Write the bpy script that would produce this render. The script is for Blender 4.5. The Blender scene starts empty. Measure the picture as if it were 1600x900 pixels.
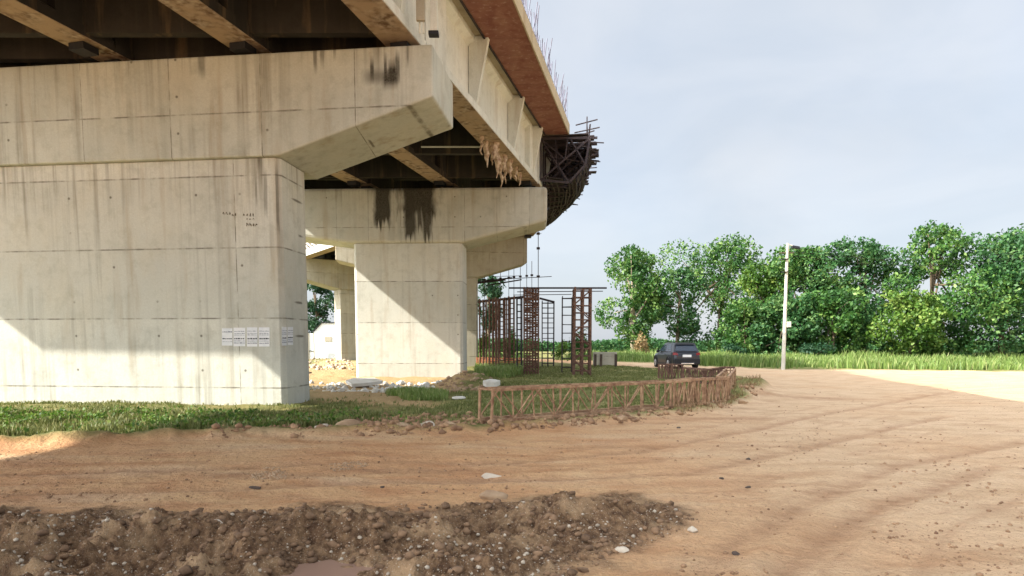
import bpy, bmesh, math, random
import numpy as np
from mathutils import Vector, Matrix
random.seed(7); np.random.seed(7)
R = math.radians
scn = bpy.context.scene
col = scn.collection

# ------------------------------------------------------------ camera, sky, sun, exposure
F = 1000.0; PITCH = R(4.5); CH = 1.7
CY = 535 + F*math.tan(PITCH)
cam_d = bpy.data.cameras.new('camera'); cam = bpy.data.objects.new('camera', cam_d); col.objects.link(cam)
cam.location = (0, 0, CH); cam.rotation_euler = (R(90)-PITCH, 0, 0)
cam_d.sensor_width = 36; cam_d.lens = 36*F/1600; cam_d.shift_y = (CY-450)/1600
cam_d.clip_start = .05; cam_d.clip_end = 9000
scn.camera = cam
SA, SB, SC = -.70, -.25, .516                      # direction towards the sun
hh = math.hypot(SA, SB)
w = bpy.data.worlds.new('World'); scn.world = w; w.use_nodes = True
nt = w.node_tree; nt.nodes.clear()
sky = nt.nodes.new('ShaderNodeTexSky'); sky.sky_type = 'NISHITA'; sky.sun_disc = False
sky.sun_elevation = math.atan2(SC, hh); sky.sun_rotation = math.atan2(SA, SB)
sky.air_density = 1.0; sky.dust_density = 3.0; sky.ozone_density = 1.5
tcn = nt.nodes.new('ShaderNodeTexCoord'); cn = nt.nodes.new('ShaderNodeTexNoise')
cn.inputs['Scale'].default_value = 2.2; cn.inputs['Detail'].default_value = 5
nt.links.new(tcn.outputs['Generated'], cn.inputs['Vector'])
cr = nt.nodes.new('ShaderNodeMapRange'); cr.inputs[1].default_value = .35; cr.inputs[2].default_value = .75
cr.inputs[3].default_value = .80; cr.inputs[4].default_value = .97
nt.links.new(cn.outputs['Fac'], cr.inputs[0])
vm = nt.nodes.new('ShaderNodeMix'); vm.data_type = 'RGBA'                    # thin high cloud veil over the blue
nt.links.new(cr.outputs[0], vm.inputs[0]); nt.links.new(sky.outputs[0], vm.inputs[6])
c2n = nt.nodes.new('ShaderNodeTexNoise'); c2n.inputs['Scale'].default_value = 3.5; c2n.inputs['Detail'].default_value = 6; c2n.inputs['Distortion'].default_value = .4
mpn = nt.nodes.new('ShaderNodeMapping'); mpn.inputs['Scale'].default_value = (1, 1, 2.6); nt.links.new(tcn.outputs['Generated'], mpn.inputs[0]); nt.links.new(mpn.outputs[0], c2n.inputs['Vector'])
c2r = nt.nodes.new('ShaderNodeMapRange'); c2r.inputs[1].default_value = .38; c2r.inputs[2].default_value = .66; nt.links.new(c2n.outputs['Fac'], c2r.inputs[0])
cm = nt.nodes.new('ShaderNodeMix'); cm.data_type = 'RGBA'; nt.links.new(c2r.outputs[0], cm.inputs[0])
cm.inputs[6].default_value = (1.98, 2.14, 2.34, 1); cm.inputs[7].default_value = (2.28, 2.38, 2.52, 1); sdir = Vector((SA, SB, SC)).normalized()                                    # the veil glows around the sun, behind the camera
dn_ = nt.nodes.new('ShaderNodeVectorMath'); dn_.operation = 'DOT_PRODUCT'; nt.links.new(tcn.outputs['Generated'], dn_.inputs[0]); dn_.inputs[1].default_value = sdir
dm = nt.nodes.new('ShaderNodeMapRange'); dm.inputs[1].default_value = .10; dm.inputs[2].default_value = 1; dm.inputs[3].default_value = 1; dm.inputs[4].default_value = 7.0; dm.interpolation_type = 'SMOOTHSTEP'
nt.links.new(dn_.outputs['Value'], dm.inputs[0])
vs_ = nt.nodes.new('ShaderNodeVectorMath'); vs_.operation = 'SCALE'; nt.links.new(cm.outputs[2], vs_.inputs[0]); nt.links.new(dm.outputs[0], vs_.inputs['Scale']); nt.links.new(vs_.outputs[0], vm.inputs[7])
bg = nt.nodes.new('ShaderNodeBackground'); bg.inputs[1].default_value = .10
wo = nt.nodes.new('ShaderNodeOutputWorld')
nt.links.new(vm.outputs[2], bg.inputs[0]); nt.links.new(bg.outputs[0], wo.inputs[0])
sd = bpy.data.lights.new('sun', 'SUN'); sd.energy = 3.1; sd.angle = R(.5); sd.color = (1, .95, .86)
sun = bpy.data.objects.new('sun', sd); col.objects.link(sun)
sun.rotation_euler = Vector((SA, SB, SC)).to_track_quat('Z', 'Y').to_euler(); sun.location = (-20, -8, 30)
scn.view_settings.view_transform = 'Standard'; scn.view_settings.look = 'None'
scn.view_settings.exposure = 1.78; scn.view_settings.gamma = 1; scn.view_settings.use_curve_mapping = False
scn.render.engine = 'CYCLES'
scn.cycles.max_bounces = 8; scn.cycles.diffuse_bounces = 5

# ------------------------------------------------------------ helpers
def W(px, py, Y):
    u = (px-800)/F; v = (CY-py)/F
    d = Vector((u, math.cos(PITCH)+v*math.sin(PITCH), v*math.cos(PITCH)-math.sin(PITCH)))
    t = Y/d.y
    return Vector((d.x*t, Y, CH+d.z*t))
def G(px, py, z=0.0):
    u = (px-800)/F; v = (CY-py)/F
    d = Vector((u, math.cos(PITCH)+v*math.sin(PITCH), v*math.cos(PITCH)-math.sin(PITCH)))
    t = (z-CH)/d.z
    return Vector((d.x*t, d.y*t, z))
def hitp(px, py, P, n):
    a = W(px, py, 1.0); c = Vector((0, 0, CH)); d = a-c
    t = (P-c).dot(n)/d.dot(n)
    return c+d*t

class MB:
    def __init__(s): s.v = []; s.f = []
    def add(s, vs, fs):
        o = len(s.v); s.v += [tuple(p) for p in vs]; s.f += [tuple(i+o for i in f) for f in fs]; return s
    def hexa(s, p):            # 8 points: bottom ring 0-3, top ring 4-7
        return s.add(p, [(3,2,1,0),(4,5,6,7),(0,1,5,4),(1,2,6,5),(2,3,7,6),(3,0,4,7)])
    def box(s, c, sz, rz=0):
        c = Vector(c); ca, sa = math.cos(rz), math.sin(rz); ps = []
        for z in (-.5, .5):
            for x, y in ((-.5,-.5),(.5,-.5),(.5,.5),(-.5,.5)):
                X, Y = x*sz[0], y*sz[1]
                ps.append((c.x+X*ca-Y*sa, c.y+X*sa+Y*ca, c.z+z*sz[2]))
        return s.hexa(ps)
    def bar(s, p, q, r, n=6, r2=None):
        p = Vector(p); q = Vector(q); d = (q-p)
        if d.length < 1e-6: return s
        d.normalize(); a = d.orthogonal().normalized(); b = d.cross(a); r2 = r if r2 is None else r2
        vs = [p+(a*math.cos(2*math.pi*i/n)+b*math.sin(2*math.pi*i/n))*r for i in range(n)]
        vs += [q+(a*math.cos(2*math.pi*i/n)+b*math.sin(2*math.pi*i/n))*r2 for i in range(n)]
        fs = [(i, (i+1) % n, n+(i+1) % n, n+i) for i in range(n)]+[tuple(range(n-1,-1,-1)), tuple(range(n, 2*n))]
        return s.add(vs, fs)
    def path(s, pts, r, n=6):
        for i in range(len(pts)-1): s.bar(pts[i], pts[i+1], r, n)
        return s
    def beam(s, p, q, wd, ht):       # rectangular member, wd horizontal, ht vertical-ish
        p = Vector(p); q = Vector(q); d = (q-p).normalized()
        sd_ = d.cross(Vector((0,0,1)))
        sd_ = Vector((1,0,0)) if sd_.length < 1e-3 else sd_.normalized()
        up = sd_.cross(d)
        ps = [e+sd_*x*wd/2+up*z*ht/2 for e in (p, q) for x, z in ((-1,-1),(1,-1),(1,1),(-1,1))]
        return s.hexa(ps)
    def prism(s, poly, off):         # poly of 3D points, swept by the vector off
        n = len(poly); off = Vector(off); a = [Vector(p) for p in poly]
        return s.add(a+[p+off for p in a], [tuple(range(n-1,-1,-1)), tuple(range(n, 2*n))]+[(i,(i+1)%n,n+(i+1)%n,n+i) for i in range(n)])
    def build(s, name, mat, parent=None, smooth=False, bevel=0):
        off = Vector(parent.location) if parent is not None and not parent.get('_local') else Vector((0,0,0))
        if parent is not None and parent.parent is not None and not parent.get('_local'): off = off+Vector(parent.parent.location)
        me = bpy.data.meshes.new(name)
        me.from_pydata([(v[0]-off.x, v[1]-off.y, v[2]-off.z) for v in s.v], [], s.f); me.update()
        bm = bmesh.new(); bm.from_mesh(me); bmesh.ops.recalc_face_normals(bm, faces=bm.faces); bm.to_mesh(me); bm.free()
        if smooth:
            me.polygons.foreach_set('use_smooth', [True]*len(me.polygons))
        me.materials.append(mat)
        o = bpy.data.objects.new(name, me); col.objects.link(o)
        if parent is not None: o.parent = parent
        if bevel:
            b = o.modifiers.new('bevel', 'BEVEL'); b.width = bevel; b.segments = 2; b.limit_method = 'ANGLE'
        return o
def tag(o, label=None, cat=None, group=None, kind=None):
    if label: o['label'] = label
    if cat: o['category'] = cat
    if group: o['group'] = group
    if kind: o['kind'] = kind
    return o
def thing(name, label, cat, loc, group=None):
    o = bpy.data.objects.new(name, None); col.objects.link(o); o.location = loc; o.empty_display_size = .3
    return tag(o, label, cat, group)
def copy_tree(o, parent=None):
    c = o.copy(); col.objects.link(c)
    if parent is not None: c.parent = parent
    for ch in [x for x in o.children]: copy_tree(ch, c)
    return c
def fastmesh(name, verts, faces, mat, quads=True, smooth=False):
    me = bpy.data.meshes.new(name); n = faces.shape[1]
    me.vertices.add(len(verts)); me.vertices.foreach_set('co', verts.astype(np.float32).ravel())
    me.loops.add(faces.size); me.loops.foreach_set('vertex_index', faces.astype(np.int32).ravel())
    me.polygons.add(len(faces)); me.polygons.foreach_set('loop_start', np.arange(0, faces.size, n, dtype=np.int32))
    me.polygons.foreach_set('loop_total', np.full(len(faces), n, dtype=np.int32))
    if smooth: me.polygons.foreach_set('use_smooth', np.ones(len(faces), dtype=bool))
    me.update(calc_edges=True); me.materials.append(mat)
    o = bpy.data.objects.new(name, me); col.objects.link(o); return o

# ------------------------------------------------------------ materials
class NT:
    def __init__(s, name, rough=.8, spec=.3):
        s.m = bpy.data.materials.new(name); s.m.use_nodes = True; s.t = s.m.node_tree
        s.b = s.t.nodes['Principled BSDF']; s.b.inputs['Roughness'].default_value = rough
        s.b.inputs['Specular IOR Level'].default_value = spec
        s.pos = s.n('ShaderNodeNewGeometry').outputs['Position']
    def n(s, k): return s.t.nodes.new(k)
    def l(s, a, b): s.t.links.new(a, b)
    def math(s, op, a, b=0, c=None, clamp=False):
        n = s.n('ShaderNodeMath'); n.operation = op; n.use_clamp = clamp
        for i, x in enumerate((a, b) if c is None else (a, b, c)):
            if hasattr(x, 'links'): s.l(x, n.inputs[i])
            else: n.inputs[i].default_value = x
        return n.outputs[0]
    def noise(s, sc=1, det=4, vec=None, scl=None, rough=.55, dist=0, obj=False):
        n = s.n('ShaderNodeTexNoise'); n.inputs['Scale'].default_value = sc; n.inputs['Detail'].default_value = det
        n.inputs['Roughness'].default_value = rough; n.inputs['Distortion'].default_value = dist
        v = vec or s.pos
        if scl:
            m = s.n('ShaderNodeVectorMath'); m.operation = 'MULTIPLY'; s.l(v, m.inputs[0]); m.inputs[1].default_value = scl; v = m.outputs[0]
        s.l(v, n.inputs['Vector']); return n.outputs['Fac']
    def rng(s, x, a, b, c=0, d=1):
        n = s.n('ShaderNodeMapRange'); s.l(x, n.inputs[0])
        for i, q in enumerate((a, b, c, d)): n.inputs[i+1].default_value = q
        return n.outputs[0]
    def mix(s, f, a, b, mode='MIX'):
        n = s.n('ShaderNodeMix'); n.data_type = 'RGBA'; n.blend_type = mode
        for i, x in ((0, f), (6, a), (7, b)):
            if hasattr(x, 'links'): s.l(x, n.inputs[i])
            elif i == 0: n.inputs[0].default_value = x
            else: n.inputs[i].default_value = (*x, 1)
        return n.outputs[2]
    def xyz(s):
        n = s.n('ShaderNodeSeparateXYZ'); s.l(s.pos, n.inputs[0]); return n.outputs
    def bump(s, h, st=.3, d=.02):
        n = s.n('ShaderNodeBump'); n.inputs['Strength'].default_value = st; n.inputs['Distance'].default_value = d
        s.l(h, n.inputs['Height']); s.l(n.outputs[0], s.b.inputs['Normal'])
    def color(s, c):
        if hasattr(c, 'links'): s.l(c, s.b.inputs['Base Color'])
        else: s.b.inputs['Base Color'].default_value = (*c, 1)
        return s.m
def plain(name, c, rough=.6, c2=None, sc=6, metal=0, spec=.4, bump=0):
    t = NT(name, rough, spec); t.b.inputs['Metallic'].default_value = metal
    c2 = c2 or tuple(x*.7 for x in c)
    f = t.noise(sc, 5); t.color(t.mix(t.rng(f, .35, .7), c, c2))
    if bump: t.bump(t.noise(sc*5, 4), bump, .01)
    return t.m
def concrete(name, c1, c2, hoff=0., hsp=1.83, voff=0., vsp=2.4, line=.8, stains=(), streak=.5, top=None, holes=True):
    t = NT(name, .88, .2); X, Y, Z = t.xyz()
    col_ = t.mix(t.rng(t.noise(.55, 5), .35, .68), c1, c2)
    if line:
        wn = t.n('ShaderNodeTexWhiteNoise'); wn.noise_dimensions = '2D'; cv = t.n('ShaderNodeCombineXYZ')
        t.l(t.math('FLOOR', t.math('DIVIDE', t.math('SUBTRACT', X, voff-40*vsp), vsp)), cv.inputs[0]); t.l(t.math('FLOOR', t.math('DIVIDE', t.math('SUBTRACT', Z, hoff-10*hsp), hsp)), cv.inputs[1]); t.l(cv.outputs[0], wn.inputs['Vector'])
        col_ = t.mix(t.math('MULTIPLY', wn.outputs['Value'], .55), col_, (c1[0]*.68, c1[1]*.70, c1[2]*.70))
    blot = t.math('MULTIPLY', t.rng(t.noise(2.3, 7, rough=.7), .5, .68), .38); col_ = t.mix(blot, col_, (c1[0]*.50, c1[1]*.50, c1[2]*.46))
    warm = t.rng(t.noise(.9, 6, scl=(1,1,.6)), .5, .75)
    col_ = t.mix(t.math('MULTIPLY', warm, .20), col_, (c1[0]*.95, c1[1]*.78, c1[2]*.55))
    st = t.rng(t.noise(1, 5, scl=(4.2, 4.2, .16)), .50, .74)
    st2 = t.rng(t.noise(1, 3, scl=(11, 11, .3)), .55, .8)
    br = t.rng(t.noise(.5, 2, scl=(1,1,.8)), .4, .65)
    m = t.math('MULTIPLY', t.math('ADD', st, t.math('MULTIPLY', st2, .6)), br)
    if top:                                   # run-off dirt is heaviest just under the top edge
        m = t.math('ADD', m, t.math('MULTIPLY', t.math('ADD', st, st2), t.rng(Z, top[0], top[1])))
    m = t.math('MULTIPLY', m, streak, clamp=True)
    col_ = t.mix(m, col_, (.11, .09, .06))
    brn = t.math('MULTIPLY', t.rng(t.noise(1, 4, scl=(2.1, 2.1, .22)), .57, .7), .35, clamp=True)
    col_ = t.mix(brn, col_, (.30, .20, .10))
    if line:
        dz = t.math('ABSOLUTE', t.math('SUBTRACT', t.math('FRACT', t.math('DIVIDE', t.math('SUBTRACT', Z, hoff-hsp*.5+10*hsp*-1), hsp)), .5))
        dz = t.math('ADD', dz, t.math('MULTIPLY', t.math('SUBTRACT', t.noise(3, 3), .5), .006))
        lz = t.rng(dz, .010/hsp, .028/hsp, 1, 0)
        dx = t.math('ABSOLUTE', t.math('SUBTRACT', t.math('FRACT', t.math('DIVIDE', t.math('SUBTRACT', X, voff-vsp*.5-40*vsp), vsp)), .5))
        lx = t.rng(dx, .007/vsp, .018/vsp, 1, 0)
        gap = t.rng(t.noise(2.4, 4), .36, .60)
        ln = t.math('MULTIPLY', t.math('MULTIPLY', t.math('MAXIMUM', lz, lx), gap), line)
        col_ = t.mix(ln, col_, (.10, .085, .06))
        if holes:
            fx = t.math('MULTIPLY', t.math('SUBTRACT', t.math('FRACT', t.math('DIVIDE', t.math('SUBTRACT', X, voff-.45-12), 1.2)), .5), 1.2)
            fz = t.math('MULTIPLY', t.math('SUBTRACT', t.math('FRACT', t.math('DIVIDE', t.math('SUBTRACT', Z, hoff-12*.915), .915)), .5), .915)
            rr = t.math('SQRT', t.math('ADD', t.math('MULTIPLY', fx, fx), t.math('MULTIPLY', fz, fz)))
            hole = t.math('MULTIPLY', t.rng(rr, .02, .045, 1, 0), t.rng(t.noise(.8, 1), .53, .58))
            col_ = t.mix(t.math('MULTIPLY', hole, .8), col_, (.08, .07, .05))
    for cx, hw, zt, zb, s_ in stains:
        nx = t.math('MULTIPLY', t.math('SUBTRACT', t.noise(1, 4, scl=(2.5, 0, .9)), .5), hw*1.5)
        d = t.math('ABSOLUTE', t.math('SUBTRACT', t.math('ADD', X, nx), cx))
        a = t.rng(d, hw*.6, hw*1.2, 1, 0)
        zz = t.math('ADD', Z, t.math('MULTIPLY', t.math('SUBTRACT', t.noise(1, 3, scl=(6, 0, .3)), .5), (zt-zb)*.9))
        b_ = t.rng(zz, zb-.15, zb+.15); c_ = t.rng(zz, zt-.05, zt+.25, 1, 0)
        col_ = t.mix(t.math('MULTIPLY', t.math('MULTIPLY', a, t.math('MULTIPLY', b_, c_)), s_), col_, (.018, .014, .01))
    grain = t.noise(28, 4); col_ = t.mix(t.rng(grain, .3, .7, .0, .25), col_, (c1[0]*.5, c1[1]*.48, c1[2]*.42))
    t.color(col_)
    t.bump(t.math('ADD', t.noise(9, 6), t.math('MULTIPLY', t.noise(1, 4, scl=(1,1,4)), .6)), .35, .02)
    return t.m
CZ = 1.7
M = {}
M['pier1'] = concrete('concrete_near', (.63,.62,.54), (.54,.54,.48), hoff=.5, streak=.62, voff=-7.2, vsp=14, top=(4.9, 6.6), stains=[(-6.35,.05,5.9,4.9,.45),(-6.05,.035,6.1,4.6,.5),(-6.6,.03,5.7,5.3,.4)])
M['cap1'] = concrete('concrete_near_cap', (.58,.59,.52), (.47,.485,.43), hoff=7.52, hsp=3.0, voff=-6.35, vsp=2.45, top=(8.3, 9.3), streak=.6,
                     stains=[(-3.25,.42,8.22,8.16,1), (-3.0,.2,8.2,8.02,1), (-2.95,.12,8.42,8.14,.97), (-3.45,.05,8.5,8.15,.85), (-3.12,.04,8.6,8.15,.85), (-2.8,.06,8.6,8.1,.75), (-4.9,.05,9.1,8.5,.6), (-4.72,.06,9.1,8.6,.55), (-4.4,.04,9.0,8.75,.5), (-2.55,.03,9.1,8.5,.6), (-7.9,.10,9.0,8.5,.5)])
M['pier2'] = concrete('concrete_middle', (.66,.65,.58), (.58,.575,.51), hoff=.7, hsp=1.93, voff=-9.9, vsp=30, streak=.38)
M['cap2'] = concrete('concrete_middle_cap', (.61,.60,.52), (.49,.485,.425), hoff=7.05, hsp=3.0, voff=-5.2, vsp=1.5, top=(8.2, 9.2), streak=.5, line=.6,
                     stains=[(-6.05,.42,9.6,7.2,.98), (-5.0,1.5,9.7,8.75,.97), (-4.35,.95,9.6,7.6,.98), (-4.75,.28,8.6,6.6,.95), (-4.3,.12,8.6,6.9,.9), (-3.95,.24,8.6,6.55,.93)])
M['pier3'] = concrete('concrete_far', (.50,.46,.37), (.40,.36,.28), hoff=.7, voff=-4, streak=.55, holes=False)
M['girder'] = concrete('girder_pale', (.72,.74,.68), (.62,.65,.60), line=0, streak=.30, holes=False)
M['inner'] = concrete('shaded_inner_concrete', (.045,.041,.036), (.024,.022,.02), line=0, streak=.4, holes=False)  # near-black copy of the girder concrete, under-deck shade put into its colour
M['slab'] = concrete('slab_soffit', (.55,.48,.34), (.45,.39,.27), line=0, streak=.1, holes=False)
t = NT('girder_soffit', .9, .1)
t.color(t.mix(t.rng(t.noise(1.6,6),.42,.62), (.36,.27,.185), t.mix(t.rng(t.noise(5,5),.4,.7),(.14,.09,.06),(.50,.42,.32)))); t.bump(t.noise(12,5),.6,.03); M['soffit'] = t.m
t = NT('red_formwork', .75, .25); X, Y, Z = t.xyz()
f = t.noise(2.2, 6, dist=.6); seam = t.math('ABSOLUTE', t.math('SUBTRACT', t.math('FRACT', t.math('DIVIDE', Y, 1.22)), .5))
c_ = t.mix(t.rng(f,.35,.68), (.20,.075,.055), (.29,.145,.10)); c_ = t.mix(t.rng(t.noise(7,5),.55,.75), c_, (.36,.23,.17))
c_ = t.mix(t.math('MULTIPLY', t.rng(seam,.0,.012,1,0), .7), c_, (.07,.025,.02)); t.color(c_); M['ply'] = t.m
M['rust'] = plain('rusty_steel', (.19,.10,.065), .85, (.07,.035,.028), 9, bump=.4)
M['rustdust'] = plain('dusty_rusty_steel', (.44,.28,.16), .9, (.17,.08,.045), 7, bump=.4)
M['darksteel'] = plain('dark_steel', (.022,.016,.022), .7, (.05,.032,.03), 8)
M['rebar'] = plain('weathered_rebar', (.14,.15,.21), .6, (.10,.08,.10), 3)
M['wood'] = plain('weathered_timber', (.045,.03,.028), .85, (.018,.013,.014), 3)
M['debris'] = plain('cement_crust', (.58,.47,.33), .9, (.22,.12,.07), 9, bump=.5)
M['rock'] = plain('stone', (.44,.31,.19), .95, (.27,.17,.10), 3.5, bump=.6)
M['clod'] = plain('dry_earth_clod', (.38,.235,.13), .95, (.16,.085,.048), 4, bump=.8)
M['rockpale'] = plain('pale_stone', (.62,.54,.43), .95, (.42,.34,.25), 4, bump=.5)
M['rockdark'] = plain('dark_stone', (.10,.07,.05), .95, (.05,.035,.03), 4, bump=.5)
M['slabwhite'] = plain('broken_concrete', (.70,.68,.62), .9, (.55,.50,.42), 3, bump=.4)
M['paint'] = plain('car_paint', (.004,.005,.009), .32, (.010,.013,.022), 2, spec=.6); M['paint'].node_tree.nodes['Principled BSDF'].inputs['Coat Weight'].default_value = .35
M['glass'] = plain('dark_glass', (.03,.045,.07), .06, (.03,.04,.06), 2, spec=.8)
M['rubber'] = plain('black_rubber', (.02,.02,.02), .85)
M['blackplastic'] = plain('black_plastic', (.010,.010,.012), .55)
M['alloy'] = plain('alloy', (.55,.55,.56), .35, metal=.8)
M['chrome'] = plain('bright_trim', (.8,.8,.8), .2, metal=.9)
M['white'] = plain('white_plastic', (.80,.80,.78), .5, (.74,.74,.72))
M['lens'] = plain('pale_lens', (.62,.60,.58), .2)
M['redlens'] = plain('red_lens', (.25,.015,.012), .2)
M['pole'] = plain('pole_concrete', (.60,.57,.48), .85, (.46,.43,.36), 2, bump=.3)
M['paper'] = plain('poster_paper', (.74,.74,.74), .85, (.62,.64,.66), 5)
M['ink'] = plain('poster_ink', (.16,.17,.22), .9, (.34,.35,.38), 30)
M['inkdark'] = plain('black_ink', (.03,.03,.04), .9)
M['stencil'] = plain('faded_black_paint', (.06,.05,.03), .9, (.2,.17,.11), 30)
M['whitewash'] = plain('white_painted_sheet', (.82,.82,.80), .6, (.74,.75,.74), 1.5)
M['net'] = plain('orange_mesh_net', (.62,.20,.08), .8, (.45,.15,.08), 5)
t = NT('bark', .9, .1); t.color(t.mix(t.noise(3,5,scl=(4,4,.8)), (.20,.15,.10), (.08,.06,.04))); M['bark'] = t.m
t = NT('pale_bark', .9, .1); t.color(t.mix(t.noise(3,5,scl=(4,4,.8)), (.50,.42,.32), (.25,.19,.13))); M['palebark'] = t.m
def leafmat(name, a, b, c):
    t = NT(name, .55, .35); oi = t.n('ShaderNodeAttribute'); oi.attribute_name = 'tone'
    cc = t.mix(t.rng(oi.outputs['Fac'], 0, .6), a, b); cc = t.mix(t.rng(oi.outputs['Fac'], .6, 1), cc, c); t.color(cc)
    tr = t.n('ShaderNodeBsdfTranslucent'); t.l(cc, tr.inputs[0]); mx = t.n('ShaderNodeMixShader'); mx.inputs[0].default_value = .3
    t.l(t.b.outputs[0], mx.inputs[1]); t.l(tr.outputs[0], mx.inputs[2]); t.l(mx.outputs[0], t.t.nodes['Material Output'].inputs[0]); return t.m
M['leaf'] = leafmat('leaves_green', (.026,.085,.018), (.06,.15,.025), (.19,.29,.07))
M['leafblue'] = leafmat('leaves_bluish', (.024,.08,.022), (.045,.13,.035), (.15,.25,.075))
M['leafyel'] = leafmat('leaves_yellowish', (.03,.085,.01), (.10,.19,.025), (.22,.29,.06))
M['leafdark'] = leafmat('leaves_dark', (.012,.05,.022), (.025,.075,.03), (.05,.11,.04))
M['grass'] = leafmat('grass_blades', (.09,.115,.03), (.20,.215,.065), (.46,.40,.19))
M['tallgrass'] = leafmat('tall_grass', (.085,.15,.03), (.17,.25,.055), (.34,.36,.14))
M['straw'] = leafmat('dry_stems', (.16,.10,.045), (.30,.20,.09), (.46,.34,.17))

# ground: soil colours are chosen by three masks stored on the mesh
t = NT('earth', .95, .12)
def att(nm):
    a = t.n('ShaderNodeAttribute'); a.attribute_name = nm; return a.outputs['Fac']
mG, mS, mM = att('grassy'), att('sandy'), att('muddy')
n1 = t.noise(.35, 6); n2 = t.noise(1.6, 7, scl=(.55, 1.6, 1)); n3 = t.noise(14, 6); n4 = t.noise(70, 3)
dirt = t.mix(t.rng(n1,.36,.66), (.53,.295,.145), (.58,.375,.20))
dirt = t.mix(t.rng(n2,.46,.70,0,.75), dirt, (.40,.185,.085))
dirt = t.mix(t.rng(t.noise(.8,4,scl=(.4,1.5,1)),.52,.68,0,.55), dirt, (.60,.44,.28))
dirt = t.mix(t.rng(n3,.52,.78,0,.5), dirt, (.25,.14,.075))
dirt = t.mix(t.rng(n4,.62,.78,0,.6), dirt, (.66,.54,.40))
mud = t.mix(t.rng(n3,.35,.65), (.27,.165,.09), (.085,.047,.027)); mud = t.mix(t.rng(t.noise(1.8,5),.50,.64), mud, (.40,.265,.15)); mud = t.mix(t.rng(t.noise(6,5),.56,.68,0,.7), mud, (.11,.06,.035))  # dark wet patches, also standing in for shadows the soft light lacks
mud = t.mix(t.rng(n4,.60,.74), mud, (.52,.42,.31))
grs = t.mix(t.rng(n3,.4,.66), (.14,.155,.05), (.21,.19,.075)); grs = t.mix(t.rng(t.noise(.7,5),.46,.66), grs, (.30,.25,.10))
dst = t.mix(t.rng(n2,.45,.7), (.60,.42,.265), (.47,.31,.18)); dst = t.mix(t.rng(n3,.55,.75,0,.4), dst, (.36,.23,.14)); dirt = t.mix(t.math('MULTIPLY', att('dusty'), t.rng(n1,.2,.6,.55,1)), dirt, dst)
dirt = t.mix(t.math('MULTIPLY', att('tracked'), t.rng(t.noise(5,5),.3,.6,.2,.75)), dirt, (.34,.19,.105))
dirt = t.mix(t.rng(t.noise(45,4),.60,.70,0,.55), dirt, (.20,.11,.06))
dirt = t.mix(t.rng(t.noise(1.1,6,scl=(.6,1.8,1)),.60,.68,0,.5), dirt, (.36,.21,.12))
snd = t.mix(t.rng(n3,.35,.7), (.50,.36,.19), (.38,.25,.11))
c_ = t.mix(mG, dirt, grs); c_ = t.mix(mS, c_, snd); c_ = t.mix(mM, c_, mud); t.color(c_)
t.bump(t.math('ADD', t.math('ADD', t.noise(22,7), t.math('MULTIPLY', t.noise(1,6,scl=(2.5,9,1)),1.5)), t.math('MULTIPLY', t.noise(90,3), .5)), .9, .045)
M['earth'] = t.m

# ------------------------------------------------------------ ground height field
def hsh(ix, iy, s):
    n = (ix.astype(np.int64)*374761393+iy.astype(np.int64)*668265263+s*974634777) & 0xffffffff
    n = ((n ^ (n >> 13))*1274126177) & 0xffffffff; n = n ^ (n >> 16)
    return (n & 0xffff)/65535.0
def vnoise(x, y, s=0):
    x = np.asarray(x, float); y = np.asarray(y, float)
    ix = np.floor(x); iy = np.floor(y); fx = x-ix; fy = y-iy
    fx = fx*fx*(3-2*fx); fy = fy*fy*(3-2*fy)
    a = hsh(ix,iy,s); b = hsh(ix+1,iy,s); c = hsh(ix,iy+1,s); d = hsh(ix+1,iy+1,s)
    return (a*(1-fx)+b*fx)*(1-fy)+(c*(1-fx)+d*fx)*fy
def fbm(x, y, s=0, o=5, g=.5):
    r = 0; a = 1; tt = 0
    for i in range(o):
        r = r+a*vnoise(x*2**i+i*17.3, y*2**i-i*9.1, s+i); tt += a; a *= g
    return r/tt
def inpoly(x, y, poly):
    x = np.asarray(x); c = np.zeros(x.shape, bool); n = len(poly)
    for i in range(n):
        x1, y1 = poly[i]; x2, y2 = poly[(i+1) % n]
        k = ((y1 > y) != (y2 > y)) & (x < (x2-x1)*(y-y1)/((y2-y1)+1e-12)+x1); c ^= k
    return c
def pdist(x, y, poly, closed=True):
    best = np.full(np.shape(x), 1e9); n = len(poly)
    for i in range(n if closed else n-1):
        ax, ay = poly[i]; bx, by = poly[(i+1) % n]; dx, dy = bx-ax, by-ay
        tt = np.clip(((x-ax)*dx+(y-ay)*dy)/(dx*dx+dy*dy+1e-12), 0, 1)
        best = np.minimum(best, np.hypot(x-ax-tt*dx, y-ay-tt*dy))
    return best
def sdist(x, y, poly):
    return np.where(inpoly(x, y, poly), 1., -1.)*pdist(x, y, poly)
gp = lambda L: [tuple(G(a, b)[:2]) for a, b in L]
verge = gp([(-1500,700),(0,700),(330,687),(460,682),(600,681),(700,677),(790,672),(900,663),(1000,657),(1060,652),(1130,640),(1185,622),(1195,608),(1165,592),(1120,581),(1040,577),(965,573),(900,569)])+[(-6,75),(-60,90),(-300,80)]
far_edge = gp([(900,563),(960,565.5),(1040,568),(1100,573),(1200,577),(1290,578),(1450,579),(1700,582),(2600,590)])
far_poly = far_edge+[(2500,300),(2500,3500),(-2500,3500),(-2500,60),(-60,90),(-6,75)]
mudp = gp([(-300,790),(200,800),(330,800),(420,793),(520,786),(620,790),(760,782),(830,772),(960,772),(1050,788),(1100,822),(1070,848),(960,866),(905,905),(880,1010),(-200,1010)])
sand = gp([(466,575),(520,560),(560,565),(560,590),(740,585),(770,600),(720,612),(640,618),(700,640),(540,635),(470,622)])
puddlep = gp([(470,874),(515,866),(545,880),(566,905),(560,935),(500,945),(455,915),(452,890)])
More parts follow.
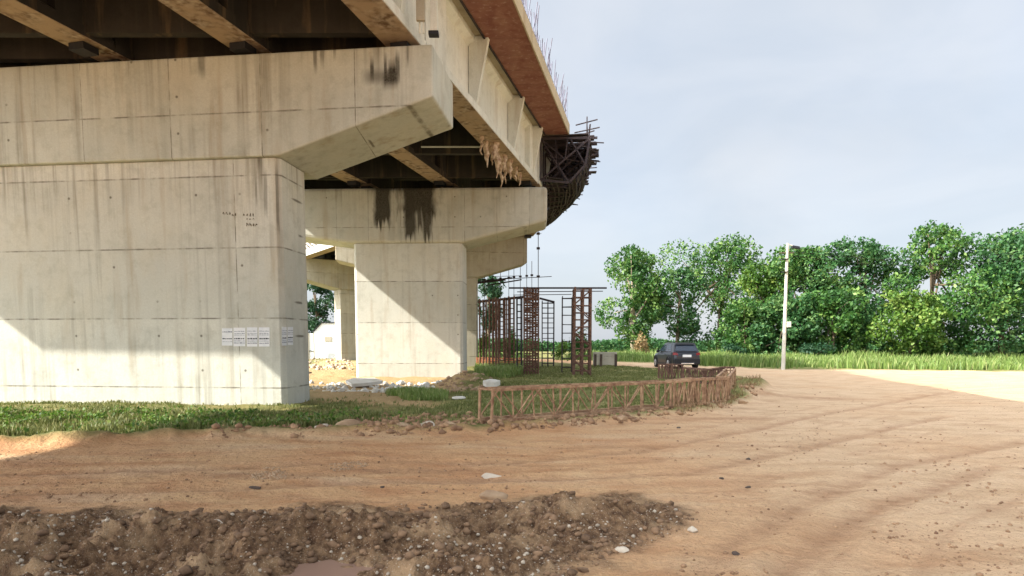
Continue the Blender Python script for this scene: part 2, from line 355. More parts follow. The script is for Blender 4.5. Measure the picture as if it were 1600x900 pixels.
trk = [gp([(-200,745),(330,735),(560,722),(800,722),(1000,705),(1180,670),(1330,640),(1500,610)]),
       gp([(-200,775),(330,766),(600,752),(900,745),(1080,740),(1260,700),(1480,650)]),
       gp([(1050,960),(1130,860),(1250,790),(1400,730),(1650,680)]), gp([(1180,960),(1240,880),(1350,800),(1550,735)])]
def masks(x, y):
    wob = (fbm(x*1.1, y*1.1, 5, 4)-.5)*.9
    vd = sdist(x, y, verge)+wob; fd = sdist(x, y, far_poly)+wob*1.5
    gr = np.clip(np.maximum(vd, fd)/.35+.3, 0, 1)
    md = sdist(x, y, mudp)+(fbm(x*2.2, y*2.2, 9, 4)-.5)*.7
    mu = np.clip(md/.22+.4, 0, 1)
    sa = np.clip((sdist(x, y, sand)+wob*1.4)/.6+.3, 0, 1)
    return vd, fd, gr, md, mu, sa
def hfun(x, y, full=False):
    x = np.asarray(x, float); y = np.asarray(y, float)
    vd, fd, gr, md, mu, sa = masks(x, y)
    r = np.hypot(x, y); far = np.clip((140-r)/90, 0, 1)
    h = (fbm(x*.25, y*.25, 1, 3)-.5)*.10+(fbm(x*1.6, y*2.6, 2, 4)-.5)*.035
    h = h+(fbm(x*8, y*8, 6, 4, .6)-.5)*.035*np.clip((30-r)/15, 0, 1)
    h = h+gr*((fbm(x*1.3, y*1.3, 3, 4)-.45)*.14+.03)
    h = h+np.exp(-((vd-.15)/.32)**2)*(.05+.13*fbm(x*3.1, y*3.1, 21, 4))*(y < 30)     # spoil berm along the verge
    for tp in trk:
        d = pdist(x, y, tp, False)
        h = h-.032*np.exp(-(d/.15)**2)*(fbm(x*1.2, y*1.2, 15, 3)*1.6-.1)+.018*np.exp(-((d-.28)/.10)**2)*(.3+fbm(x*3, y*3, 16, 3))
    lump = np.abs(fbm(x*1.7, y*1.7, 31, 5)-.5)*2
    lump2 = fbm(x*6.5, y*6.5, 41, 5, .6)
    clod = np.clip(fbm(x*3.4+5, y*3.4, 61, 3)-.52, 0, 1)*1.1
    dd = np.clip(md/.9, 0, 1)
    h = h+mu*(.01+dd*(.03*fbm(x*.9, y*.9, 51, 3)+.16*(lump-.35)+clod*.46+.16*(.5-np.abs(fbm(x*.7, y*3.2+.4*x, 81, 4)-.5)*4))+.26*(lump2-.5)*(.35+.65*dd))
    def mound(px, py, rx, ry, hh_):
        p = G(px, py); q = ((x-p.x)/rx)**2+((y-p.y)/ry)**2
        return hh_*np.exp(-q)*(.6+.8*fbm(x*2.6, y*2.6, 71, 4))
    h = h+mound(735,604,1.1,1.2,.42)+mound(1130,622,1.6,1.1,.30)+mound(1170,608,.8,1.0,.28)+mound(880,825,.45,.30,.16)+mound(975,820,.6,.3,.12)+mound(760,850,.6,.25,.08)+mound(420,860,.9,.4,.08)+mound(1040,640,1.0,.5,.14)
    pd = sdist(x, y, puddlep)
    k = np.clip((pd+.30)/.35, 0, 1); h = h*(1-k)+(-.085)*k
    return h*far+(1-far)*0
def trackf(x, y):
    o = np.zeros(np.shape(x))
    for tp in trk:
        d = pdist(x, y, tp, False); o = np.maximum(o, np.clip(1.15-np.abs(d-.0)/.17, 0, 1)*(.4+fbm(x*1.5, y*1.5, 44, 3))); o = np.maximum(o, .55*np.clip(1-np.abs(d-.75)/.10, 0, 1)*(fbm(x*.9, y*.9, 46, 3) > .5))
    for a_, b_, rx, ry in ((1262,624,1.6,.5),(1160,655,.9,.25),(640,735,1.0,.22),(430,745,.9,.2),(960,700,1.0,.18)):
        p = G(a_, b_); o = np.maximum(o, 1.6*np.exp(-((x-p.x)/rx)**2-((y-p.y)/ry)**2)*fbm(x*2, y*3, 99, 4)*1.5)
    return np.clip(o, 0, 1)
def H(x, y): return float(hfun(np.array([x]), np.array([y]))[0])

def polar(a0, a1, na, rs):
    an = np.linspace(R(a0), R(a1), na); RR, AA = np.meshgrid(rs, an, indexing='ij')
    x = RR*np.sin(AA); y = RR*np.cos(AA)
    i, j = np.meshgrid(np.arange(len(rs)-1), np.arange(na-1), indexing='ij')
    k = (i*na+j).ravel(); f = np.stack([k, k+1, k+na+1, k+na], 1)[:, ::-1]
    return x.ravel(), y.ravel(), f
rs = np.concatenate([np.geomspace(3.4, 66, 760), np.geomspace(68, 4000, 36)])
x, y, f = polar(-47, 47, 820, rs)
z = hfun(x, y); vd, fd, gr, md, mu, sa = masks(x, y)
fx = x[f].mean(1); fy = y[f].mean(1)
fvd, ffd, _, fmd, _, _ = masks(fx, fy)
cls = np.where(fmd > 0, 2, np.where(np.maximum(fvd, ffd) > 0, 0, 1))
def surf(name, sel, extra=None):
    ff = f[sel]; used = np.unique(ff); mp = np.full(len(x), -1); mp[used] = np.arange(len(used))
    dus = lambda a, b: np.clip((a-.12*b+.3)/4.2, 0, 1); V = np.stack([x[used], y[used], z[used]], 1); FF = mp[ff]; A = [gr[used], sa[used], mu[used], dus(x[used], y[used]), trackf(x[used], y[used])]
    if extra is not None:
        ex, ey, ef, ez = extra; _, _, g2, _, m2, s2 = masks(ex, ey)
        FF = np.concatenate([FF, ef+len(V)]); V = np.concatenate([V, np.stack([ex, ey, ez], 1)])
        A = [np.concatenate([a, b]) for a, b in zip(A, (g2, s2, m2, dus(ex, ey), trackf(ex, ey)))]
    o = fastmesh(name, V, FF, M['earth'], smooth=True)
    for nm, a in zip(('grassy', 'sandy', 'muddy', 'dusty', 'tracked'), A):
        at = o.data.attributes.new(nm, 'FLOAT', 'POINT'); at.data.foreach_set('value', a.astype(np.float32))
    return tag(o, kind='structure')
ex, ey, ef = polar(46.5, 313.5, 120, np.concatenate([[.05], np.geomspace(1, 4000, 60)]))
ez = hfun(ex, ey)-.02
nx_, ny_, nf = polar(-47, 47, 60, np.linspace(.05, 3.45, 40)); nz = hfun(nx_, ny_)-.012
surf('ground', cls == 0, (np.concatenate([ex, nx_]), np.concatenate([ey, ny_]), np.concatenate([ef, nf+len(ex)]), np.concatenate([ez, nz])))
surf('dirt_road', cls == 1); surf('mud_heap', cls == 2)
# puddle
t = NT('muddy_water', .03, .6); t.color((.30,.19,.14)); t.bump(t.noise(3, 2), .03, .01); M['water'] = t.m
mb = MB(); c0 = G(505, 905)
pts = [(c0.x+.62*math.cos(a)*1.0, c0.y+.62*math.sin(a)) for a in np.linspace(0, 2*math.pi, 40)[:-1]]
mb.add([(p[0], p[1], -.048) for p in pts], [tuple(range(len(pts)))])
tag(mb.build('puddle', M['water']), kind='structure')

# ------------------------------------------------------------ rocks, gravel
def ico(n):
    bm = bmesh.new(); bmesh.ops.create_icosphere(bm, subdivisions=n, radius=1)
    v = np.array([p.co[:] for p in bm.verts]); f_ = np.array([[q.index for q in p.verts] for p in bm.faces]); bm.free(); return v, f_
I1, I2, I3 = ico(1), ico(2), ico(3)
def rockmesh(rng, sx, sy, sz, tmpl, amp=.35):
    v, f_ = tmpl; v = v.copy(); nc = 16 if len(v) > 50 else 7; d = rng.normal(size=(nc, 3)); d /= np.linalg.norm(d, axis=1)[:, None]; cut = rng.uniform(.5, .85, nc)
    for k in range(nc):                       # chop facets
        p = v@d[k]; over = np.clip(p-cut[k], 0, None); v = v-over[:, None]*d[k]
    v *= 1+rng.uniform(-amp*.3, amp*.3, len(v))[:, None]*(1 if len(v) < 50 else .35); v *= (1+.35*(fbm(v[:,0]*1.7+cut[0]*40, v[:,1]*1.7+v[:,2]*1.3, 3, 3)-.5))[:, None]
    return v*np.array([sx, sy, sz]), f_
def scatter_rocks(name, P, S, mat, tmpl=I1, seed=1, flat=.65):
    rng = np.random.default_rng(seed); base = [rockmesh(rng, 1, .8, flat, tmpl) for _ in range(10)]
    V, FF, o = [], [], 0
    for (px_, py_, pz_), s in zip(P, S):
        v, f_ = base[rng.integers(10)]; a = rng.uniform(0, 6.28); ca, sa_ = math.cos(a), math.sin(a)
        q = v*s; V.append(np.stack([q[:,0]*ca-q[:,1]*sa_+px_, q[:,0]*sa_+q[:,1]*ca+py_, q[:,2]+pz_], 1)); FF.append(f_+o); o += len(v)
    return fastmesh(name, np.concatenate(V), np.concatenate(FF), mat)
def pix_scatter(n, poly_px, seed, margin=0):
    rng = np.random.default_rng(seed); xs = [p[0] for p in poly_px]; ys = [p[1] for p in poly_px]; out = []
    while len(out) < n:
        a = rng.uniform(min(xs), max(xs), n*2); b = rng.uniform(min(ys), max(ys), n*2)
        k = inpoly(a, b, poly_px)
        for q, r_ in zip(a[k], b[k]):
            p = G(q, r_); out.append((p.x, p.y))
    P = np.array(out[:n]); return P[:,0], P[:,1]
rng = np.random.default_rng(3)
def gravel(name, poly_px, n, s0, s1, mat, seed, clump=.0, kindlabel=None):
    gx, gy = pix_scatter(n, poly_px, seed)
    if clump: k = fbm(gx*1.6, gy*1.6, seed, 3) > clump; gx, gy = gx[k], gy[k]
    r_ = np.random.default_rng(seed); s = s0*(s1/s0)**(r_.random(len(gx))**2.0)
    gz = hfun(gx, gy)+s*.15
    keep = sdist(gx, gy, puddlep) < -.02
    gx, gy, gz, s = gx[keep], gy[keep], gz[keep], s[keep]
    o = scatter_rocks(name, np.stack([gx, gy, gz], 1), s, mat, I1, seed)
    return tag(o, kindlabel, None, None, 'stuff')
MP = [(-250,800),(330,803),(520,790),(760,785),(960,778),(1060,795),(1098,825),(960,864),(900,905),(860,990),(-250,990)]
tag(gravel('gravel', MP, 4600, .006, .030, plain('grey_gravel', (.52,.44,.34), .95, (.33,.26,.19), 7, bump=.5), 11, .44), 'small pale stones scattered through the churned mud', 'gravel')
tag(gravel('mud_clods', MP, 6500, .010, .060, plain('wet_earth_clod', (.28,.17,.095), .95, (.09,.052,.03), 6, bump=.9), 12, .40), 'brown clods of churned earth in the mud heap', 'clods')
tag(gravel('pebbles', [(330,700),(1100,655),(1280,600),(1700,600),(1700,950),(950,950),(1100,825),(1000,775),(700,775),(330,785),(0,790),(0,705)], 4200, .006, .034, M['clod'], 13, .45), 'loose pebbles strewn over the dirt road', 'pebbles')
tag(gravel('gravel_patch', [(385,745),(420,730),(450,733),(448,752),(400,755)], 160, .012, .032, M['rock'], 14), 'small patch of pale gravel on the road left of centre', 'gravel')
tag(gravel('gravel_patch', [(505,728),(560,720),(575,730),(520,738)], 110, .012, .032, M['rock'], 15), 'thin scatter of gravel on the road below the middle pier', 'gravel')
tag(gravel('gravel_patch', [(1225,680),(1300,660),(1300,705),(1230,708)], 120, .01, .03, M['rock'], 16), 'thin scatter of gravel at the right side of the road', 'gravel')
rub = [(460,655),(760,650),(900,655),(1050,640),(1150,615),(1190,605),(1195,622),(1120,645),(1050,657),(900,668),(760,678),(600,684),(330,690),(330,676),(460,672)]
tag(gravel('rubble', rub, 2600, .018, .12, M['clod'], 17, .38), 'earth and stone rubble along the edge of the road', 'rubble')
tag(gravel('rubble', [(690,603),(730,588),(765,590),(780,606),(760,612),(690,615)], 420, .04, .15, M['rock'], 18), 'brown rubble mound beside the foot of the middle pier', 'rubble')
tag(gravel('rubble', [(470,600),(560,600),(700,600),(690,614),(600,616),(470,612)], 420, .05, .20, M['slabwhite'], 19, .45), 'pale broken concrete chips in front of the middle pier', 'rubble')
tag(gravel('rubble', [(466,552),(530,552),(552,565),(552,580),(470,580)], 380, .06, .30, M['debris'], 20, .4), 'sunlit ochre rubble between the near and the middle pier', 'rubble')
def stone(px, py, s, asp, mat, label, seed, name='stone', group=None):
    p = G(px, py, 0); zz = H(p.x, p.y); p = G(px, py, zz); rg = np.random.default_rng(seed)
    if mat is M['rockdark']: s *= .6
    v, f_ = rockmesh(rg, s*asp, s*.85, s*.70, I3, .12)
    o = fastmesh(name, v, f_, mat); o.location = (p.x, p.y, zz+s*.16); o.rotation_euler = (0, 0, rg.uniform(-.5, .5))
    return tag(o, label, 'stone', group)
stones = [(765,747,.10,1.6,'rockpale','flat white stone alone on the dirt road, right of the gravel scatter'),
 (772,779,.13,1.5,'rock','large brown stone at the far rim of the mud heap'),
 (1168,718,.055,1.3,'rockdark','dark stone with a white chip on the right half of the road'),
 (1170,762,.055,1.6,'rockdark','dark flat clod in the open road right of the mud heap'),
 (1128,748,.05,1.3,'rockdark','small dark stone on the road, left of the flat clod'),
 (1060,669,.07,1.2,'rockdark','dark stone on the road below the end of the truss'),
 (598,762,.05,1.2,'rockdark','small dark stone on the road below the middle pier'),
 (400,764,.08,2.2,'rockdark','dark low clod on the road under the near pier'),
 (1084,830,.06,1.0,'rockpale','white stone at the right tip of the mud heap'),
 (727,840,.06,1.3,'rockpale','whitish stone in the middle of the mud'),
 (660,827,.05,1.3,'rockpale','whitish stone in the mud, left of the middle one'),
 (970,862,.055,1.3,'rockpale','pale stone at the lower right rim of the mud'),
 (338,822,.07,.9,'rockpale','upright pale stone at the left of the mud heap'),
 (545,670,.21,1.6,'rock','large square brown boulder at the verge between the piers'),
 (472,667,.13,1.3,'rock','brown stone in the grass right of the near pier'),
 (503,670,.13,1.1,'rockpale','pale rounded stone left of the square boulder'),
 (600,668,.12,1.4,'rock','brown stone right of the square boulder'),
 (628,668,.14,1.5,'rock','long brown stone in the verge below the middle pier'),
 (668,666,.15,1.5,'rockpale','light boulder in the verge, left of the brown boulder at the truss end'),
 (702,666,.15,1.4,'rock','brown boulder in the verge just left of the end of the long truss'),
 (1118,633,.16,1.1,'rockpale','pale round stone at the foot of the dense cage'),
 (1160,628,.12,1.2,'rock','brown stone at the right foot of the dense cage'),
 (972,655,.10,1.4,'rock','reddish stone under the middle of the truss'),
 (1150,858+8,.05,1.4,'rockdark','dark clod in the bottom right of the road')]
for i, (a, b, s, asp, m, lab) in enumerate(stones): stone(a, b, s, asp, M[m], lab, 100+i)
# large pieces of broken concrete
def broken_slab(px, py, wd, dp, th, tilt, label, seed, rz=0):
    p = G(px, py); zz = H(p.x, p.y); rg = random.Random(seed); n = 6
    pts = []
    for k in range(n):
        a = 2*math.pi*(k+rg.uniform(-.25,.25))/n; r_ = rg.uniform(.7, 1.15); X = math.cos(a)*wd*.5*r_; Y = math.sin(a)*dp*.5*r_
        X, Y = X*math.cos(rz)-Y*math.sin(rz), X*math.sin(rz)+Y*math.cos(rz)
        pts.append((p.x+X, p.y+Y, zz+.05+(Y+dp/2)*tilt))
    o = MB().prism(pts, (0,0,th)).build('broken_slab', M['slabwhite'], None, bevel=.015)
    return tag(o, label, 'slab')
broken_slab(566, 606, 1.5, 1.5, .12, .10, 'flat white slab of broken concrete lying before the middle pier', 5)
broken_slab(768, 609, .6, .5, .18, .22, 'small tilted white concrete chunk right of the rubble mound', 6)
broken_slab(715, 629, .42, .3, .05, .1, 'small pale slab lying in the grass left of the truss', 8)

# ------------------------------------------------------------ piers
def frame(D, px, rot):
    P = W(px, 300, D); ax = Vector((math.cos(rot), -math.sin(rot), 0)); dy = Vector((math.sin(rot), math.cos(rot), 0))
    return Vector((P.x, P.y, 0)), ax, dy
def pier(label, D, rot, px_cap_r, py_top, py_end, px_col_r, py_bot, col_w, px_cl, cap_l, end_l, tcap, tcol, inset, mcap, mcol, bev=.05, flip=False):
    P, ax, dy = frame(D, px_cap_r, rot); n = -dy
    uz = lambda px, py: ((lambda q: ((q-P).dot(ax), q.z))(hitp(px, py, P, n)))
    zt = uz(px_cap_r, py_top)[1]; ze = uz(px_cap_r, py_end)[1]; uc, zb = uz(px_col_r, py_bot)
    ul = uc-col_w; L = ul-cap_l; zl = zb+end_l
    mid = P+ax*((uc+ul)/2)+dy*(inset+tcol/2)
    T = thing('bridge_pier', label, 'bridge pier', (mid.x, mid.y, 0), 'concrete piers carrying the flyover')
    pt = lambda u, z_, d=0: P+ax*u+dy*d+Vector((0,0,z_))
    prof = [(0,zt),(0,ze),(uc+.04,zb),(ul-.04,zb),(L,zl),(L,zt)]
    MB().prism([pt(u, z_) for u, z_ in prof], dy*tcap).build('pier_cap', mcap, T, bevel=bev)
    a, b = inset, inset+tcol; c_ = .12
    ring = [(uc-c_,a),(uc,a+c_),(uc,b-c_),(uc-c_,b),(ul+c_,b),(ul,b-c_),(ul,a+c_),(ul+c_,a)]
    MB().prism([pt(u, -.5, d) for u, d in ring], (0,0,zb+.5-.003)).build('column', mcol, T, bevel=.02)
    return T, P, ax, dy, zt, uc, ul, zb
p1 = pier('nearest concrete pier with paper notices and a stencilled mark', 16.2, R(6.5), 678, 68, 150, 432, 243, 9.5, 0, 3.9, .9, 2.45, 1.6, .14, M['cap1'], M['pier1'])
p2 = pier('middle concrete pier with black water stains down its cap', 30.1, R(2), 855, 291, 345, 722, 379, 5.15, 0, 8.5, 1.1, 2.4, 1.9, .12, M['cap2'], M['pier2'], .14)
p3 = pier('third concrete pier, mostly hidden behind the middle one', 46, R(-9), 824, 366, 411, 747, 433, 5.2, 0, 4.5, 1.0, 2.2, 1.8, .1, M['pier3'], M['pier3'])
# fourth pier on the bend
P4 = W(463, 400, 57.5); P4 = Vector((P4.x, P4.y, 0)); r4 = R(-33)
ax4 = Vector((math.cos(r4), -math.sin(r4), 0)); dy4 = Vector((math.sin(r4), math.cos(r4), 0))
uz4 = lambda px, py: ((lambda q: ((q-P4).dot(ax4), q.z))(hitp(px, py, P4, -dy4)))
zt4 = uz4(463,402)[1]; ze4 = uz4(463,432)[1]; ucl, zb4 = uz4(532,452)
T4 = thing('bridge_pier', 'farthest concrete pier, seen in the gap between the near and middle piers', 'bridge pier', (P4.x+ax4.x*6, P4.y+ax4.y*6, 0), 'concrete piers carrying the flyover')
pt = lambda u, z_, d=0: P4+ax4*u+dy4*d+Vector((0,0,z_))
MB().prism([pt(0,zt4),(pt(0,ze4)),pt(ucl,zb4),pt(ucl+4.8,zb4),pt(ucl+4.8+ucl,ze4),pt(ucl+4.8+ucl,zt4)], dy4*2.2).build('pier_cap', M['pier3'], T4, bevel=.04)
MB().prism([pt(ucl,-.5,.12),pt(ucl,-.5,1.9),pt(ucl+4.8,-.5,1.9),pt(ucl+4.8,-.5,.12)], (0,0,zb4+.497)).build('column', M['pier3'], T4, bevel=.03)

# notices pasted on the near pier, stencilled marks
T1, PP, AX, DY, ZT, UC, UL, ZB = p1
cf = PP+DY*.14                              # front plane of the column
def on_front(px, py, off=0):
    q = hitp(px, py, cf, -DY); return q-DY*off
side_p = PP+AX*UC
def on_side(px, py, off=0):
    q = hitp(px, py, side_p, AX); return q+AX*off
def poster(fn, x0, y0, x1, y1, label, skew, seed, rows):
    rg = random.Random(seed)
    c = [fn(x0, y1+skew, .004), fn(x1, y1, .004), fn(x1, y0, .004), fn(x0, y0+skew, .004)]
    c2 = [fn(x0, y1+skew, .008), fn(x1, y1, .008), fn(x1, y0, .008), fn(x0, y0+skew, .008)]
    T = thing('notice_poster', label, 'poster', c[0], 'paper notices pasted on the near pier')
    sh = MB().hexa([c[0], c[1], c2[1], c2[0], c[3], c[2], c2[2], c2[3]]); m = MB(); m2 = MB()
    def lp(u, v, o): return fn(x0+(x1-x0)*u, y0+(y1-y0)*v+skew*(1-u), o)
    def dab(mm, u0, u1, v0, v1):
        a = [lp(u0,v1,.009), lp(u1,v1,.009), lp(u1,v0,.009), lp(u0,v0,.009)]; b = [lp(u0,v1,.0105), lp(u1,v1,.0105), lp(u1,v0,.0105), lp(u0,v0,.0105)]
        mm.hexa([a[0],a[1],b[1],b[0],a[3],a[2],b[2],b[3]])
    for v, hgt, dark in rows:
        u = .06
        while u < .9:
            l_ = rg.uniform(.05, .22); dab(m2 if dark else m, u, min(u+l_, .95), v+rg.uniform(-.01,.01), v+hgt); u += l_+rg.uniform(.02, .06)
    n0 = len(sh.f); sh.add(m.v, m.f); n1 = len(sh.f); sh.add(m2.v, m2.f); o = sh.build('sheet', M['paper'], T)
    o.data.materials.append(M['ink']); o.data.materials.append(M['inkdark'])
    for i, pl in enumerate(o.data.polygons): pl.material_index = 0 if i < n0 else (1 if i < n1 else 2)
rows1 = [(.18,.035,0),(.30,.03,0),(.38,.03,0),(.56,.06,1),(.70,.03,0),(.80,.05,0)]
poster(on_front, 347, 513, 363.5, 540, 'leftmost of the four white notices on the front of the near pier', 0, 1, [(.18,.06,0),(.58,.05,1),(.76,.03,0)])
poster(on_front, 365, 512, 383.5, 541, 'second of the four white notices from the left on the pier front', 0, 2, rows1)
poster(on_front, 386, 511.5, 402.5, 541.5, 'third of the four white notices from the left on the pier front', 0, 3, rows1)
poster(on_front, 404.5, 511.5, 421.5, 541.5, 'rightmost of the four white notices on the front of the near pier', 0, 4, rows1)
poster(on_side, 440, 511, 447.5, 540, 'greyish notice on the shaded side of the near pier, nearer the corner', 0, 5, rows1)
poster(on_side, 449, 511, 457.5, 539, 'greyish notice on the shaded side of the near pier, farther from the corner', 0, 6, rows1)
rg = random.Random(4)
def mark(x0, y0, x1, y1, w_=.016):
    a = on_front(x0, y0, .003); b = on_front(x1, y1, .003); m.beam(a, b, .004, w_) if abs(x1-x0) > abs(y1-y0) else m.beam(a, b, w_, .004)
for (X0, Y0, hgt, n_) in ((348, 331, 5, 3), (362, 333, 5, 2), (380, 333, 5.5, 4), (385, 340.5, 3.5, 3), (385, 348, 6, 4)):
    m = MB()
    for k in range(n_):
        xx = X0+k*4.8; q = [(xx+rg.uniform(0,.8), Y0+hgt*rg.uniform(.7,1)), (xx+rg.uniform(.6,2.0), Y0+rg.uniform(0,hgt*.3)), (xx+rg.uniform(1.8,3.2), Y0+hgt*rg.uniform(.5,1)), (xx+rg.uniform(.2,3), Y0+hgt*rg.uniform(.3,.7))]
        for (u0, v0), (u1, v1) in zip(q, q[1:]): mark(u0, v0, u1, v1, rg.uniform(.010, .022))
    m.build('stencilled_mark', M['stencil'], T1)

# ------------------------------------------------------------ bridge spans
def lerp_line(L, y_):
    for (y0, x0), (y1, x1) in zip(L, L[1:]):
        if y_ <= y1 or (y1, x1) == L[-1]: return x0+(x1-x0)*(y_-y0)/(y1-y0)
zgb = W(800, 68, 16.2).z+.22                # girder bottom, above the bearings
GH = 2.35
def polyl(L, n):                           # resample a list of (x, y)
    L = [Vector((a, b, 0)) for a, b in L]; ds = [0]
    for a, b in zip(L, L[1:]): ds.append(ds[-1]+(b-a).length)
    out = []
    for k in range(n+1):
        s = ds[-1]*k/n
        for i in range(len(L)-1):
            if s <= ds[i+1]+1e-6: tt = (s-ds[i])/(ds[i+1]-ds[i]); out.append(L[i].lerp(L[i+1], tt)); break
    return out
def sweep(mb, path, prof):                 # prof: list of (offset to the right, z)
    n = len(prof); vs = []; fs = []
    for i, p in enumerate(path):
        d = (path[min(i+1, len(path)-1)]-path[max(i-1, 0)]).normalized(); rt = Vector((d.y, -d.x, 0))
        for o_, z_ in prof: vs.append(p+rt*o_+Vector((0,0,z_)))
    for i in range(len(path)-1):
        for k in range(n): fs.append((i*n+k, i*n+(k+1)%n, (i+1)*n+(k+1)%n, (i+1)*n+k))
    fs += [tuple(range(n)), tuple((len(path)-1)*n+k for k in range(n))[::-1]]
    return mb.add(vs, fs)
def frames_on(path, s):
    L = 0
    for a, b in zip(path, path[1:]):
        l_ = (b-a).length
        if L+l_ >= s: d = (b-a)/l_; return a+d*(s-L), d, Vector((d.y, -d.x, 0))
        L += l_
    d = (path[-1]-path[-2]).normalized(); return path[-1], d, Vector((d.y, -d.x, 0))
def girder(T, path, ribs, rib_w, zb=zgb, endblock=1.6, bearing=True, mat=None):
    L = sum((b-a).length for a, b in zip(path, path[1:]))
    zt = zb+GH; mb = MB()
    sweep(mb, path, [(-.45,zb+.02),(0,zb+.02),(0,zb+.26),(-.27,zb+.42),(-.27,zt-.30),(-.05,zt-.16),(-.05,zt),(-.65,zt),(-.65,zt-.16),(-.43,zt-.30),(-.43,zb+.42),(-.70,zb+.26),(-.9,zb+.26),(-.9,zb+.02)])
    o = mb.build('girder', mat or M['girder'], T)
    s = MB(); sweep(s, path, [(-.02,zb),(-.88,zb),(-.88,zb+.017),(-.02,zb+.017)]); s.build('girder_underside', M['soffit'], T)
    for s0, s1 in ((.02, endblock), (L-endblock, L-.02)):      # thickened ends
        pp = [frames_on(path, s0+(s1-s0)*k/4)[0] for k in range(5)]
        e = MB(); sweep(e, pp, [(-.03,zb+.262),(-.03,zt-.165),(-.60,zt-.165),(-.60,zb+.262)]); e.build('end_block', mat or M['girder'], T, bevel=.015)
    for s_ in ribs:
        p, d, rt = frames_on(path, s_); up = Vector((0,0,1))
        q = [p+rt*.0+up*(zb+.27), p+rt*rib_w+up*(zt-.02), p+rt*-.25+up*(zt-.02), p+rt*-.25+up*(zb+.27)]
        MB().prism([v-d*.09 for v in q], d*.18).build('rib', M['girder'], T)
    if bearing:
        for s_ in (.5, L-.5):
            p, d, rt = frames_on(path, s_)
            MB().box((p.x-rt.x*.45, p.y-rt.y*.45, zb-.10), (.45,.45,.17), math.atan2(d.y, d.x)).build('bearing_pad', M['blackplastic'], T)
    return path
def shifted(path, off):
    out = []
    for i, p in enumerate(path):
        d = (path[min(i+1, len(path)-1)]-path[max(i-1, 0)]).normalized(); out.append(p+Vector((d.y, -d.x, 0))*off)
    return out
def ribbon(mb, A, B, z0, z1):              # solid sheet between two polylines
    n = len(A); vs = []
    for a, b in zip(A, B): vs += [(a.x,a.y,z0),(b.x,b.y,z0),(b.x,b.y,z1),(a.x,a.y,z1)]
    fs = []
    for i in range(n-1):
        o_ = i*4
        fs += [(o_+k, o_+(k+1)%4, o_+4+(k+1)%4, o_+4+k) for k in range(4)]
    fs += [(0,1,2,3), (4*n-1,4*n-2,4*n-3,4*n-4)]
    return mb.add(vs, fs)
GX = lambda Y: -6.5+.25*Y
zs = zgb+GH                                  # underside of the slab
zply = zs-.10
def ply_edges(Y):
    inn = lambda py, px: G(px, py, zply)
    a0, a1 = inn(0, 722), inn(183, 836); b0, b1 = inn(0, 801), inn(183, 877)
    f_ = lambda p, q: p.x+(q.x-p.x)*(Y-p.y)/(q.y-p.y)
    return f_(a0, a1), f_(b0, b1)
LEFT = lambda Y: -20.8+(Y-11.3)*.295
# span overhead-left of the camera, and span between near and middle pier
def straight_span(label, Y0, Y1, ribs):
    mid = Vector((GX((Y0+Y1)/2)-8, (Y0+Y1)/2, 0)); T = thing('bridge_span', label, 'bridge span', (mid.x, mid.y, zgb), 'spans of the flyover under construction')
    base = polyl([(GX(Y0), Y0), (GX(Y1), Y1)], 6)
    for k in range(4):
        pth = [p-Vector((4.02*k, 0, 0)) for p in base]
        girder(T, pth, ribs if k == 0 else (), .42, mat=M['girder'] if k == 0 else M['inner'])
    ys = [Y0+(Y1-Y0)*k/8 for k in range(9)]
    Lf = [Vector((LEFT(q), q, 0)) for q in ys]; Gi = [Vector((ply_edges(q)[0]+.03, q, 0)) for q in ys]; Ou = [Vector((ply_edges(q)[1]-.02, q, 0)) for q in ys]
    if Y0 < 0:
        MB().prism([(-20.0,11.9,zs+.003),(-26.5,12.7,zs+.003),(-26.5,17.1,zs+.003),(-18.9,17.1,zs+.003)], (0,0,.27)).build('added_shade_slab', M['slab'], T)  # unseen slab added beyond the deck edge to shade the near pier
    ribbon(MB(), Lf, Ou, zs+.003, zs+.28).build('deck_slab', M['slab'], T)
    Lk = [Vector((GX(q)-15.5, q, 0)) for q in ys]; Rk = [Vector((GX(q)-.66, q, 0)) for q in ys]
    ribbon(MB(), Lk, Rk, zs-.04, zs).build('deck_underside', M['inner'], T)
    pi = [Vector((ply_edges(q)[0], q, 0)) for q in ys]; po = [Vector((ply_edges(q)[1], q, 0)) for q in ys]
    ribbon(MB(), pi, po, zply, zs).build('edge_formwork', M['ply'], T)
    pw = [v+Vector((.05,0,0)) for v in po]; ribbon(MB(), po, pw, zply-.02, zs+.36).build('edge_board', M['slab'], T)
    pj = [v-Vector((.06,0,0)) for v in pi]; ribbon(MB(), pj, pi, zply-.05, zs).build('timber_lip', M['wood'], T)
    for q in (Y0+.7, Y0+(Y1-Y0)*.36, Y0+(Y1-Y0)*.68, Y1-.7):           # diaphragms between girders
        for k in range(3):
            xa = GX(q)-4.02*k-.62; xb = GX(q)-4.02*(k+1)-.28
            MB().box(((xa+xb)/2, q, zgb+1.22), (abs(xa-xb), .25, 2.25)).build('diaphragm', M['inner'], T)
    return T, po
S01, _ = straight_span('nearest bridge span passing overhead at the upper left', -14., 17.16, (4, 9, 14, 19, 24, 29.2, 30.6))
S12, po = straight_span('bridge span with red formwork edge between the near and middle pier', 17.2, 30.9, (4.4, 9.5, 13.2))
